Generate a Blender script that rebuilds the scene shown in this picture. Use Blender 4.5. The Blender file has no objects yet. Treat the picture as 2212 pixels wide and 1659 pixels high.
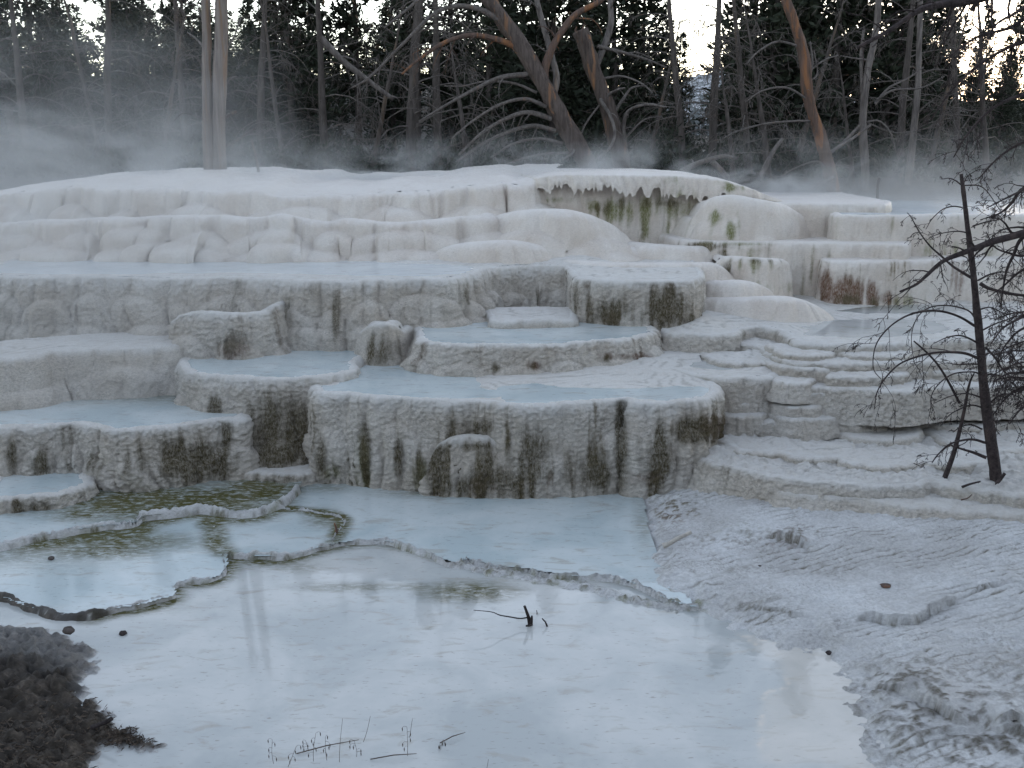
import bpy, math, random
import numpy as np
from mathutils import Vector
C = bpy.context.scene.collection
S = bpy.context.scene
rad = math.radians
# ------------------------------------------------------------------ camera, sky, sun, exposure
PITCH = rad(13.15); F = 2160.0; CX, CY = 1106.0, 829.5; EYE = np.array([0.0, 0.0, 4.0])
cam = bpy.data.objects.new('camera', bpy.data.cameras.new('camera')); C.objects.link(cam)
cam.location = EYE; cam.rotation_euler = (math.pi/2-PITCH, 0, 0)
cam.data.sensor_width = 36; cam.data.lens = 36*F/2212.0
cam.data.clip_start = 0.1; cam.data.clip_end = 20000
S.camera = cam
SUN_AZ, SUN_EL = rad(29), rad(2.6)          # sun azimuth right of the view, elevation
w = bpy.data.worlds.new('World'); S.world = w; w.use_nodes = True
wn, wl = w.node_tree.nodes, w.node_tree.links
bg = wn['Background']; sky = wn.new('ShaderNodeTexSky')
sky.sky_type = 'NISHITA'; sky.sun_disc = False
sky.sun_elevation = SUN_EL; sky.sun_rotation = SUN_AZ
sky.altitude = 2000; sky.air_density = 1.0; sky.dust_density = .7; sky.ozone_density = 1.0
hs = wn.new('ShaderNodeHueSaturation'); hs.inputs['Saturation'].default_value = .68
tn = wn.new('ShaderNodeMix'); tn.data_type = 'RGBA'; tn.blend_type = 'MULTIPLY'; tn.inputs[0].default_value = 1; tn.inputs[7].default_value = (1.05, .972, .985, 1)
wl.new(sky.outputs[0], hs.inputs['Color']); wl.new(hs.outputs[0], tn.inputs[6]); wl.new(tn.outputs[2], bg.inputs[0]); bg.inputs[1].default_value = 0.12
sun = bpy.data.objects.new('sun', bpy.data.lights.new('sun', 'SUN')); C.objects.link(sun)
sun.data.energy = 0.5; sun.data.angle = rad(0.5); sun.data.color = (1, .72, .5)
sd = Vector((math.sin(SUN_AZ)*math.cos(SUN_EL), math.cos(SUN_AZ)*math.cos(SUN_EL), math.sin(SUN_EL)))
sun.rotation_euler = sd.to_track_quat('Z', 'Y').to_euler()
S.view_settings.view_transform = 'Standard'; S.view_settings.look = 'None'
S.view_settings.exposure = 3.42; S.view_settings.gamma = 1.0
S.render.engine = 'CYCLES'

# ------------------------------------------------------------------ picture <-> world
SP, CP = math.sin(PITCH), math.cos(PITCH)
def ray(u, v):
    dx = (np.asarray(u, float)-CX)/F; dy = -(np.asarray(v, float)-CY)/F
    return np.stack([dx, CP+dy*SP, -SP+dy*CP], -1)
def at_z(u, v, z):
    d = ray(u, v); t = (np.asarray(z)-EYE[2])/d[..., 2]
    return EYE+d*t[..., None]
def at_y(u, v, y):
    d = ray(u, v); t = np.asarray(y)/d[..., 1]
    return EYE+d*np.asarray(t)[..., None]
def proj(P):
    q = P-EYE
    fw = q[:, 1]*CP-q[:, 2]*SP; up = q[:, 1]*SP+q[:, 2]*CP
    fw = np.maximum(fw, .01)
    return CX+F*q[:, 0]/fw, CY-F*up/fw

# ------------------------------------------------------------------ noise
def _h(ix, iy, iz, seed):
    n = (ix.astype(np.int64)*374761393+iy.astype(np.int64)*668265263+iz.astype(np.int64)*1274126177+seed*982451653) & 0xffffffff
    n = ((n ^ (n >> 13))*1103515245) & 0xffffffff
    n = ((n ^ (n >> 16))*2246822519) & 0xffffffff
    return ((n ^ (n >> 15)) & 0xffff)/32767.5-1
def vn(x, y, z=0.0, seed=0):
    x, y, z = np.broadcast_arrays(np.asarray(x, float), np.asarray(y, float), np.asarray(z, float))
    xi, yi, zi = np.floor(x), np.floor(y), np.floor(z)
    fx, fy, fz = x-xi, y-yi, z-zi
    fx = fx*fx*(3-2*fx); fy = fy*fy*(3-2*fy); fz = fz*fz*(3-2*fz)
    flat = not np.any(z)
    def pl(k):
        a = _h(xi, yi, zi+k, seed); b = _h(xi+1, yi, zi+k, seed); c = _h(xi, yi+1, zi+k, seed); d = _h(xi+1, yi+1, zi+k, seed)
        return (a*(1-fx)+b*fx)*(1-fy)+(c*(1-fx)+d*fx)*fy
    if flat: return pl(0)
    return pl(0)*(1-fz)+pl(1)*fz
def fbm(x, y, z=0.0, o=3, seed=0):
    r = 0; a = 1.0; t = 0
    for k in range(o):
        r = r+a*vn(x*2.03**k+17.3*k, y*2.03**k-9.1*k, np.asarray(z)*2.03**k, seed+k); t += a; a *= .5
    return r/t*1.3
def ss(a, b, x):
    t = np.clip((x-a)/(b-a), 0, 1); return t*t*(3-2*t)

# ------------------------------------------------------------------ mesh helpers
def mesh_obj(name, V, Fq, mat=None, parent=None, attrs=None, smooth=True):
    V = np.asarray(V, np.float32); Fq = np.asarray(Fq, np.int32)
    me = bpy.data.meshes.new(name); k = Fq.shape[1]
    me.vertices.add(len(V)); me.vertices.foreach_set('co', V.ravel())
    me.loops.add(Fq.size); me.loops.foreach_set('vertex_index', Fq.ravel())
    me.polygons.add(len(Fq)); me.polygons.foreach_set('loop_start', np.arange(0, Fq.size, k, dtype=np.int32))
    me.polygons.foreach_set('use_smooth', np.full(len(Fq), smooth, bool))
    me.update(calc_edges=True); me.validate()
    for n, a in (attrs or {}).items():
        me.attributes.new(n, 'FLOAT', 'POINT').data.foreach_set('value', np.asarray(a, np.float32))
    if mat: me.materials.append(mat)
    o = bpy.data.objects.new(name, me); C.objects.link(o)
    if parent: o.parent = parent
    return o
def tag(o, label=None, cat=None, group=None, kind=None):
    if label: o['label'] = label
    if cat: o['category'] = cat
    if group: o['group'] = group
    if kind: o['kind'] = kind
    return o
def empty(name, loc, label, cat, group=None):
    o = bpy.data.objects.new(name, None); C.objects.link(o); o.location = loc
    o.empty_display_size = .2
    return tag(o, label, cat, group)
def grid_faces(nr, nc, off=0):
    i = np.arange(nr-1)[:, None]*nc+np.arange(nc-1)[None, :]+off
    return np.stack([i, i+1, i+nc+1, i+nc], -1).reshape(-1, 4)
def resample(P, ds):
    d = np.r_[0, np.cumsum(np.linalg.norm(np.diff(P, axis=0), axis=1))]
    n = max(3, int(d[-1]/ds)+1); t = np.linspace(0, d[-1], n)
    return np.stack([np.interp(t, d, P[:, k]) for k in range(P.shape[1])], 1)
def catmull(P, n=12):
    P = np.asarray(P, float)
    if len(P) < 3: return np.array([P[0]+(P[-1]-P[0])*t for t in np.linspace(0, 1, n)])
    Q = np.vstack([2*P[0]-P[1], P, 2*P[-1]-P[-2]]); out = []
    t = np.linspace(0, 1, n, endpoint=False)[:, None]
    for i in range(1, len(Q)-2):
        a, b, c, d = Q[i-1], Q[i], Q[i+1], Q[i+2]
        out.append(.5*((2*b)+(-a+c)*t+(2*a-5*b+4*c-d)*t*t+(-a+3*b-3*c+d)*t**3))
    return np.vstack(out+[P[-1:]])
def smooth_path(P, k):
    if k < 1: return P
    w_ = np.hanning(2*k+3)[1:-1]; w_ /= w_.sum()
    return np.stack([np.convolve(np.pad(P[:, j], k, mode='edge'), w_, 'valid') for j in range(P.shape[1])], 1)
def in_poly(x, y, poly):
    ins = np.zeros(x.shape, bool); n = len(poly); j = n-1
    for i in range(n):
        xi, yi = poly[i]; xj, yj = poly[j]
        if yi != yj:
            ins ^= ((yi > y) != (yj > y)) & (x < (xj-xi)*(y-yi)/(yj-yi)+xi)
        j = i
    return ins
def line_dist(x, y, L, closed=False):
    """distance to a polyline, and the arc position of the nearest point"""
    L = np.asarray(L)[:, :2]
    if closed: L = np.vstack([L, L[:1]])
    best = np.full(x.shape, 1e9); arc = np.zeros(x.shape); s0 = 0.0
    for a, b in zip(L[:-1], L[1:]):
        d = b-a; l2 = d@d+1e-12
        t = np.clip(((x-a[0])*d[0]+(y-a[1])*d[1])/l2, 0, 1)
        r = np.hypot(x-a[0]-t*d[0], y-a[1]-t*d[1]); m = r < best
        best[m] = r[m]; arc[m] = s0+(t*math.sqrt(l2))[m]; s0 += math.sqrt(l2)
    return best, arc
def sdf(x, y, poly):
    d, _ = line_dist(x, y, poly, True)
    return np.where(in_poly(x, y, poly), d, -d)
def ellipses(u, v, E):
    r = np.zeros(u.shape)
    for e in E:
        a = e[4] if len(e) > 4 else 1.0
        q = np.sqrt(((u-e[0])/e[2])**2+((v-e[1])/e[3])**2)
        r = np.maximum(r, a*np.clip(1.3-q*.8, 0, 1))
    return r

# ------------------------------------------------------------------ materials
def newmat(name):
    m = bpy.data.materials.new(name); m.use_nodes = True
    return m, m.node_tree.nodes, m.node_tree.links, m.node_tree.nodes['Principled BSDF']
def n_noise(n, l, scale, detail=4, rough=.55, vec=None, dist=0.0):
    t = n.new('ShaderNodeTexNoise'); t.inputs['Scale'].default_value = scale
    t.inputs['Detail'].default_value = detail; t.inputs['Roughness'].default_value = rough
    t.inputs['Distortion'].default_value = dist
    if vec is not None: l.new(vec, t.inputs['Vector'])
    return t.outputs['Fac']
def n_pos(n, l, sc=(1, 1, 1), obj=False):
    if obj: g = n.new('ShaderNodeTexCoord').outputs['Object']
    else: g = n.new('ShaderNodeNewGeometry').outputs['Position']
    m = n.new('ShaderNodeMapping'); m.inputs['Scale'].default_value = sc
    l.new(g, m.inputs['Vector']); return m.outputs['Vector']
def n_ramp(n, l, f, stops):
    r = n.new('ShaderNodeValToRGB'); e = r.color_ramp.elements
    while len(e) < len(stops): e.new(.5)
    for i, (p, c) in enumerate(stops):
        e[i].position = p; e[i].color = (*c, 1) if hasattr(c, '__len__') else (c, c, c, 1)
    l.new(f, r.inputs[0]); return r.outputs[0]
def n_mix(n, l, f, a, b, mode='MIX'):
    m = n.new('ShaderNodeMix'); m.data_type = 'RGBA'; m.blend_type = mode
    for sck, val in ((m.inputs[0], f), (m.inputs[6], a), (m.inputs[7], b)):
        if hasattr(val, 'is_output'): l.new(val, sck)
        elif hasattr(val, '__len__'): sck.default_value = (*val, 1)
        else: sck.default_value = val
    return m.outputs[2]
def n_math(n, l, op, a, b=0.0, clamp=False):
    m = n.new('ShaderNodeMath'); m.operation = op; m.use_clamp = clamp
    for sck, val in ((m.inputs[0], a), (m.inputs[1], b)):
        if hasattr(val, 'is_output'): l.new(val, sck)
        else: sck.default_value = val
    return m.outputs[0]
def n_attr(n, name):
    a = n.new('ShaderNodeAttribute'); a.attribute_name = name; return a.outputs['Fac']
def n_bump(n, l, h, strength, dist, normal=None):
    b = n.new('ShaderNodeBump'); b.inputs['Strength'].default_value = strength; b.inputs['Distance'].default_value = dist
    l.new(h, b.inputs['Height'])
    if normal is not None: l.new(normal, b.inputs['Normal'])
    return b.outputs['Normal']

def stone_mat(name, c_lo, c_hi, speck=.62, bump=1.0, soil=False, rough=.75, flow=False, fresh_toplit_c=(.74, .725, .70)):
    m, n, l, b = newmat(name)
    p = n_pos(n, l)
    big = n_noise(n, l, 1.3, 5, .6, p)
    base = n_mix(n, l, n_ramp(n, l, big, [(.35, 0), (.65, 1)]), c_lo, c_hi)
    v2 = n_noise(n, l, 26, 6, .75, n_pos(n, l, (1, 1, 1.7)))
    base = n_mix(n, l, 1.0, base, n_ramp(n, l, v2, [(.30, 1-.42*speck), (.60, 1.06)]), 'MULTIPLY')
    # dirt freckles caught in the pitted crust
    ps = n_pos(n, l, (1, 1, 1.9))
    fr = n_noise(n, l, 38, 3, .7, ps); fr2 = n_noise(n, l, 3.5, 3, .6, p)
    k = n_math(n, l, 'MULTIPLY', n_ramp(n, l, fr, [(.50, 0), (.66, 1)]), n_ramp(n, l, fr2, [(.4, .1), (.7, 1)]))
    base = n_mix(n, l, n_math(n, l, 'MULTIPLY', k, speck), base, (.16, .145, .125))
    base = n_mix(n, l, n_math(n, l, 'MULTIPLY', n_attr(n, 'fresh'), n_ramp(n, l, n_noise(n, l, 9, 4, .65, p), [(.3, .45), (.6, .9)])), base, fresh_toplit_c)  # fresh white crust, with skylight on flat tops put into the colour
    st = n_noise(n, l, 55, 3, .7, n_pos(n, l, (1, 1, .35)))
    stm = n_ramp(n, l, st, [(.33, .62), (.66, 1.2)])
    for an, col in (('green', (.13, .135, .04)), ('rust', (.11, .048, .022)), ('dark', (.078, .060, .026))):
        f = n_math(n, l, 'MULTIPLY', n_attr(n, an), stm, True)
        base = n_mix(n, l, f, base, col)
    if soil:
        sn = n_noise(n, l, 7, 6, .65, p)
        sc = n_ramp(n, l, sn, [(.3, (.012, .009, .007)), (.52, (.045, .036, .028)), (.72, (.13, .105, .085))])
        base = n_mix(n, l, n_attr(n, 'soil'), base, sc)
    l.new(base, b.inputs['Base Color'])
    b.inputs['Roughness'].default_value = rough
    b.inputs['Specular IOR Level'].default_value = .35
    h1 = n_noise(n, l, 42 if not flow else 22, 5, .72, n_pos(n, l, (1, 1, 2.2 if not flow else .16)))
    h2 = n_noise(n, l, 95, 3, .6, p)
    nb = n_bump(n, l, h1, .9*bump, .045 if not flow else .03)
    nb = n_bump(n, l, h2, .7*bump, .010, nb)
    l.new(nb, b.inputs['Normal'])
    return m
M_ROCK = stone_mat('travertine_crust', (.57, .51, .44), (.69, .645, .585))
M_SMOOTH = stone_mat('travertine_flowstone', (.53, .465, .405), (.63, .585, .535), .25, .8, rough=.5, flow=True, fresh_toplit_c=(.66, .62, .585))
M_GROUND = stone_mat('travertine_ground', (.46, .45, .44), (.60, .60, .60), .6, .65, soil=True)

def water_mat(name, deep, shallow, rough=.04):
    m, n, l, b = newmat(name)
    p = n_pos(n, l)
    big = n_noise(n, l, .9, 5, .6, p, .4)
    base = n_mix(n, l, n_ramp(n, l, big, [(.38, 0), (.60, 1)]), deep, shallow)
    fl = n_noise(n, l, 5.5, 4, .62, n_pos(n, l, (.55, 1.5, 1)), .6)
    base = n_mix(n, l, n_math(n, l, 'MULTIPLY', n_ramp(n, l, fl, [(.56, 0), (.68, 1)]), .45), base, (.30, .27, .22))
    fs = n_noise(n, l, 22, 3, .6, n_pos(n, l, (.5, 1.6, 1)))
    base = n_mix(n, l, n_math(n, l, 'MULTIPLY', n_ramp(n, l, fs, [(.62, 0), (.70, 1)]), .5), base, (.19, .165, .125))
    st = n_noise(n, l, 16, 5, .7, n_pos(n, l, (.6, 1.4, 1)), .5)
    f = n_math(n, l, 'MULTIPLY', n_attr(n, 'algae'), n_ramp(n, l, st, [(.32, .25), (.56, 1.25)]), True)
    base = n_mix(n, l, f, base, (.075, .07, .025))
    base = n_mix(n, l, n_attr(n, 'shoal_skyglow'), base, (.60, .53, .45))  # shallow bed colour with painted sky reflection
    l.new(base, b.inputs['Base Color'])
    b.inputs['Roughness'].default_value = rough; b.inputs['IOR'].default_value = 1.33; b.inputs['Specular IOR Level'].default_value = .36
    h = n_noise(n, l, 9, 2, .5, p)
    l.new(n_bump(n, l, h, .12, .006), b.inputs['Normal'])
    return m
M_POOL = water_mat('milky_water', (.38, .435, .445), (.49, .525, .525))
M_PALE = water_mat('pale_water_sheet', (.47, .50, .51), (.54, .56, .565), .22)
M_FILM = water_mat('shallow_water_film', (.36, .375, .37), (.475, .475, .46))

# ------------------------------------------------------------------ terraces
def roundstep(x):
    x = np.clip(x, 0, 1); return np.sqrt(1-(1-x)**2)
def lobes(rng, length, wmean):
    wd = rng.uniform(.5, 1.6, int(length/wmean*1.4)+6)*wmean
    edges = np.r_[-wmean, -wmean+np.cumsum(wd)]
    amp = rng.uniform(.45, 1.0, len(edges)); jit = rng.uniform(-.5, .5, len(edges))
    def f(s):
        i = np.clip(np.searchsorted(edges, s)-1, 0, len(edges)-2)
        c = (s-edges[i])/(edges[i+1]-edges[i])*2-1
        return np.sqrt(np.clip(1-c*c, 0, 1)), amp[i], jit[i]
    return f
def terrace(name, rim, z, zb, lean=.05, pw=1.0, back=3.0, lobe=(.55, .06), levels=1, shelf=.0, flute=.012, rough=.012,
            lip=.03, lipw=.10, water=None, pools=None, rise=0.0, dark=(), rust=(), green=(), foot=0.0, res=1.0, seed=1,
            mat=None, wig=.03, tip=0.0, micro=.012, fringe=0.0, Y=None, bow=.3, domes=None, crust=0.0, zj=0.0, soft=False):
    if water: water *= .65; lip *= .75; lipw *= 1.2
    rng = np.random.default_rng(seed)
    R = np.array([(p[0], p[1], p[2] if len(p) > 2 else z) for p in rim], float)
    if Y is None: W = at_z(R[:, 0], R[:, 1], R[:, 2])
    else:                                                        # crest of a dome: its height varies along one distance
        c_ = (R[:, 0]-R[:, 0].mean())/(np.ptp(R[:, 0])*.5)
        W = at_y(R[:, 0], R[:, 1], Y+bow*c_**2)
    W = catmull(W, 14)
    dist = W[:, 1].mean(); ds = dist*.00125*res
    W = resample(W, ds)
    sl = np.arange(len(W))*ds
    W[:, 1] += wig*fbm(sl*2.2, seed*3.7, 0, 3, seed); W[:, 0] += .4*wig*fbm(sl*2.2, seed*1.7+50, 0, 2, seed)
    dl, dr = W[0].copy(), W[-1].copy()
    nl = max(4, int(back/(ds*4)))
    left = np.array([W[0]+np.array([-.10*back*t, back*t, 0]) for t in np.linspace(1, 0, nl, endpoint=False)])
    right = np.array([W[-1]+np.array([.10*back*t, back*t, 0]) for t in np.linspace(0, 1, nl+1)[1:]])
    P = np.vstack([left, W, right])
    P[:, :2] = smooth_path(P[:, :2], 3)
    T = np.gradient(smooth_path(P[:, :2], 6), axis=0); T /= np.linalg.norm(T, axis=1)[:, None]+1e-9
    N = np.stack([T[:, 1], -T[:, 0]], 1)
    s = np.r_[0, np.cumsum(np.linalg.norm(np.diff(P[:, :2], axis=0), axis=1))]
    zc = P[:, 2]+.012*fbm(s*3.1, seed*9.1, 0, 3, seed+5)*(lip > .01)
    if zj: zc = zc+zj*fbm(s*1.5, seed*3.3, 0, 3, seed+6)*(1-np.abs(np.linspace(-1, 1, len(s)))**8)
    # inner lip
    inn = [(-lipw-.28, -lip-.14), (-lipw-.08, -lip-.03), (-lipw, -lip*.85-.003), (-lipw*.72-.02, -lip*.5), (-lipw*.45-.025, -.18*lip-.001), (-.048, -.001)]
    rows_o, rows_z, rows_t = [], [], []
    for o, dz in inn:
        rows_o.append(np.full(len(P), o)); rows_z.append(zc+dz); rows_t.append(np.full(len(P), -1.0))
    H = zc-zb
    Hm = H.mean()
    tt = np.linspace(0, 1, 400); arc = np.r_[0, np.cumsum(np.hypot(np.diff(lean*tt**pw), np.diff(Hm*tt)))]
    nrow = max(6, int(arc[-1]/ds)); ts = np.interp(np.linspace(0, arc[-1], nrow), arc, tt)
    L = [lobes(rng, s[-1]+2, lobe[0]*(.8+.5*k)) for k in range(levels)]
    phase = rng.uniform(0, 50, levels); DM = []
    if domes:
        n_d, r0_, r1_, pr_ = domes
        sA, sB_ = s[nl], s[-nl]
        for _ in range(n_d):
            rr_ = rng.uniform(r0_, r1_); DM.append((rng.uniform(sA, sB_), rng.uniform(.04, .85), rr_*.75, rr_*rng.uniform(.4, .7), pr_*rr_*rng.uniform(.5, 1.2)))
        DM.sort(key=lambda q: q[1])
    for t in ts:
        zz = zc-t*H
        sw = s+.10*vn(s*1.3, zz*2.2, 0, seed+11)
        off = lean*t**pw*np.ones(len(P))
        rnd = .035/Hm
        off = off-.035*(1-roundstep(np.array(t/rnd)))           # small round-over at the crest
        for k in range(levels):
            b_, a_, j_ = L[k](sw+k*.37)
            if soft: b_ = b_*b_
            tk = k/levels+((.15/levels)*fbm(s*1.1, k*7.7, 0, 2, seed+k)+(.55/levels)*j_+(.75/levels)*(1-b_)-.2/levels)*(k > 0)
            g = roundstep((t-tk)/((.8 if soft else .42)/levels if k else .18))
            off = off+g*((shelf if k else 0)*(.6+.6*a_)+lobe[1]*b_*a_)
        for (c_s, c_z, r_s, r_z, pr) in DM:
            x_ = (sw-c_s)/r_s; q_ = np.clip(((zc-c_z*H)-zz)/r_z, -1, 2.6)-x_*x_      # a bell that flares as it runs down
            m_ = q_ > 0
            if m_.any():
                cap = lean*c_z**pw+pr*np.sqrt(np.clip(q_, 0, 9))
                e_ = .03; df = cap-off                                     # smooth maximum
                off = np.where(m_, off+.5*(df+np.sqrt(df*df+e_*e_))-.5*e_*.6, off)
        ramp = ss(0, .07, np.array(t))
        off = off+ramp*(flute*fbm(sw*9, zz*.9, 0, 3, seed+21)+rough*.75*fbm(s*27, zz*36, 0, 3, seed+31)+.03*fbm(s*2.3, zz*2.6, 0, 3, seed+41)*min(1, rough*60))
        if tip: off = off-tip*ss(.5, 1, np.array(t))
        rows_o.append(off); rows_z.append(zz); rows_t.append(np.full(len(P), t))
    O = np.array(rows_o); Z = np.array(rows_z); Tt = np.array(rows_t); nr, nc = O.shape
    O[1:6] += .25*rough*fbm(s[None]*16, np.arange(5)[:, None]*1.3, 0, 2, seed+3); Z[1:6] += .35*rough*fbm(s[None]*14, np.arange(5)[:, None]*.6, 0, 3, seed+4)
    if fringe:                                                   # ragged hem of hanging drips
        hem = 1-fringe*(.5+.5*vn(s*1.7, 5.5, 0, seed+6))-fringe*.9*np.abs(vn(s*6.5, 3.3, 0, seed+8))-fringe*.8*np.abs(vn(s*15, 1.1, 0, seed+9))
        hem = np.clip(hem, .3, 1)
        Z[6:] = zc+(Z[6:]-zc)*hem
        O[6:] *= 1-.25*ss(.55, 1, Tt[6:])
    V = np.stack([P[None, :, 0]+O*N[None, :, 0], P[None, :, 1]+O*N[None, :, 1], Z], -1).reshape(-1, 3)
    Fq = grid_faces(nr, nc)[:, ::-1]
    sa = np.broadcast_to(s, O.shape).ravel(); ta = Tt.ravel()
    u, v = proj(V)
    streak = .75*fbm(sa*15, V[:, 2]*1.4, 0, 4, seed+51)+.6*fbm(sa*4, V[:, 2]*1.1, 0, 3, seed+52); grain = fbm(sa*30, V[:, 2]*26, 0, 2, seed+61)
    wall = ss(-.01, .06, ta)
    def stain(E, w_=.6):
        if not E: return np.zeros(len(V))
        return .92*wall*ss(.12, .94, ellipses(u, v, E)+w_*streak+.10*grain-.02)
    A_d = stain(dark)
    if foot:
        A_d = np.maximum(A_d, wall*ss(.55, .95, ta*.75+.5*streak+.25*grain+(foot-.5)))
    A_r = stain(rust); A_g = stain(green)
    if mat is None: mat = M_ROCK
    # floor
    poly = np.vstack([P[::max(1, int(.04/ds)), :2]])
    ing = N[::max(1, int(.04/ds))]
    poly = poly-ing*lipw*(.55 if (water or pools) else .2)
    VF, FF, watero = None, None, None
    g = max(.022, dist*.0028)*max(res, .9)
    x0, x1, y0, y1 = poly[:, 0].min(), poly[:, 0].max(), poly[:, 1].min(), poly[:, 1].max()
    gx, gy = np.meshgrid(np.arange(x0, x1+g, g), np.arange(y0, y1+g, g))
    ins = in_poly(gx, gy, poly)
    oW = np.argsort(W[:, 0]); zr = np.interp(gx, W[oW, 0], W[oW, 2])
    d = np.zeros(gx.shape); d[ins], _ = line_dist(gx[ins], gy[ins], P[nl//2:-nl//2:max(1, int(.12/ds)), :2])
    if zj: zr = zr+zj*np.interp(gx, P[nl:-nl][np.argsort(P[nl:-nl, 0]), 0], (zj*0+zc-P[:, 2])[nl:-nl][np.argsort(P[nl:-nl, 0])]/zj)*np.exp(-d/.6)
    h = zr-(lip if (water or pools) else .004)
    if rise: h = h+np.clip(3.65-zr, 0, rise)*(1-np.exp(-d/1.3))
    q = (fbm(gx*1.6, gy*1.6, 0, 4, seed+71)+.25*fbm(gx*9, gy*9, 0, 2, seed+72))
    st = 7.0; qq = q*st; fr = qq-np.floor(qq)
    ph = d/(.16 if dist < 14 else .22)+.9*fbm(gx*2.1, gy*3.2, 0, 3, seed+75); sw_ = ph-np.floor(ph)
    if mat is M_ROCK: h = h+micro*.8*np.minimum(sw_/.82, (1-sw_)/.18)*ss(-.5, .5, fbm(gx*1.7, gy*1.7, 0, 2, seed+76))
    h = h+ss(.05, .5, d)*micro*1.2*((np.floor(qq)+ss(.72, .98, fr))/st)+micro*.4*fbm(gx*24, gy*24, 0, 2, seed+73)
    if crust: h = h+crust*np.abs(fbm(gx*7, gy*9, 0, 4, seed+77))*ss(.02, .25, d)
    if pools:
        wz = z-(water or .02); m = np.full(gx.shape, -9.0)
        for pl in pools:
            pp = at_z(np.array([a[0] for a in pl]), np.array([a[1] for a in pl]), wz)[:, :2]
            pp = catmull(np.vstack([pp, pp[:1]]), 8)[:-1]
            m = np.maximum(m, sdf(gx, gy, pp))
        m = m+.05*fbm(gx*5, gy*5, 0, 3, seed+74)
        h = np.where(m > -9, wz-np.clip(m*.35, -.5, .12)*np.where(m < 0, .22, 1)+micro*.8*np.clip(q, -1, 1)*(m < .05), h)
        h = np.maximum(h, wz-.12)
    elif water:
        h = h-.10
    else:
        h = np.minimum(h, zr-lip*.3-.003+(.25+4*crust)*np.maximum(0, d-.05)) if not rise else h
    if pools: h = np.minimum(h, zr-lip*.55+.22*np.maximum(0, d-.10))
    if Y is not None and not rise: h = h-.02-.45*np.maximum(0, d-.15)
    if not water: h = h-.014*(1-ss(.03, .10, d))
    idx = -np.ones(gx.shape, int); idx[ins] = np.arange(ins.sum())
    a, b_, c, dd = idx[:-1, :-1], idx[:-1, 1:], idx[1:, 1:], idx[1:, :-1]
    ok = (a >= 0) & (b_ >= 0) & (c >= 0) & (dd >= 0)
    FF = np.stack([a[ok], b_[ok], c[ok], dd[ok]], -1)+len(V)
    VF = np.stack([gx[ins], gy[ins], h[ins]], -1)
    zf = np.zeros(len(VF)); fl = zf
    if mat is M_ROCK: fl = (.32*ss(.20, .05, np.minimum(sw_, 1-sw_))*ss(-.25, .35, fbm(gx*1.5, gy*4, 0, 3, seed+78))*ss(.1, .3, d))[ins]  # dark lines paint the shade of the small floor steps
    o = mesh_obj(name, np.vstack([V, VF]), np.vstack([Fq, FF]), mat, None,
                 {'dark': np.r_[A_d, fl], 'rust': np.r_[A_r, zf], 'green': np.r_[A_g, zf], 'fresh': np.r_[np.where(ta < 0, 1, ss(.16, .0, ta+.05*streak)*.9), zf+.85]})  # white rims; floors also paled to paint in light from above
    if water:
        wpoly = P[::max(1, int(.05/ds)), :2]-N[::max(1, int(.05/ds))]*.085
        watero = (wpoly, z-water)
    return o, watero
def water_sheet(name, poly, z, g, mat, algae=None, shoal_skyglow=None):
    poly = np.asarray(poly); x0, y0 = poly.min(0); x1, y1 = poly.max(0)
    gx, gy = np.meshgrid(np.arange(x0-g, x1+2*g, g), np.arange(y0-g, y1+2*g, g))
    ins = in_poly(gx, gy, poly)
    k = ins.copy(); k[1:] |= ins[:-1]; k[:, 1:] |= ins[:, :-1]; k[1:, 1:] |= ins[:-1, :-1]
    idx = -np.ones(gx.shape, int); idx[k] = np.arange(k.sum())
    c = ins[:-1, :-1] | ins[1:, :-1] | ins[:-1, 1:] | ins[1:, 1:]; k[:-1] |= ins[1:]; k[:, :-1] |= ins[:, 1:]; k[:-1, 1:] |= ins[1:, :-1]; k[1:, :-1] |= ins[:-1, 1:]; k[:-1, :-1] |= ins[1:, 1:]
    idx = -np.ones(gx.shape, int); idx[k] = np.arange(k.sum()); c = c & (idx[:-1, :-1] >= 0) & (idx[1:, 1:] >= 0) & (idx[1:, :-1] >= 0) & (idx[:-1, 1:] >= 0)
    Fq = np.stack([idx[:-1, :-1][c], idx[:-1, 1:][c], idx[1:, 1:][c], idx[1:, :-1][c]], -1)
    x, y = gx[k], gy[k]; V = np.stack([x, y, np.full(len(x), z)], -1)
    zz = np.zeros(len(x))
    u, v = proj(V)
    return mesh_obj(name, V, Fq, mat, None, {'algae': algae(x, y, u, v) if algae else zz, 'shoal_skyglow': shoal_skyglow(x, y, u, v) if shoal_skyglow else zz})

TERR = []
def T(label, rim, z, zb, wlabel=None, wmat=None, walgae=None, **k):
    k.setdefault('seed', 10+len(TERR)*7)
    o, wo = terrace('travertine_terrace', rim, z, zb, **k); tag(o, label, None, None, 'structure'); TERR.append(o)
    if wo:
        w_ = water_sheet('pool_water', wo[0], wo[1], .05, wmat or M_POOL, walgae); tag(w_, wlabel or 'milky blue pool water', None, None, 'structure')
    return o

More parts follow.
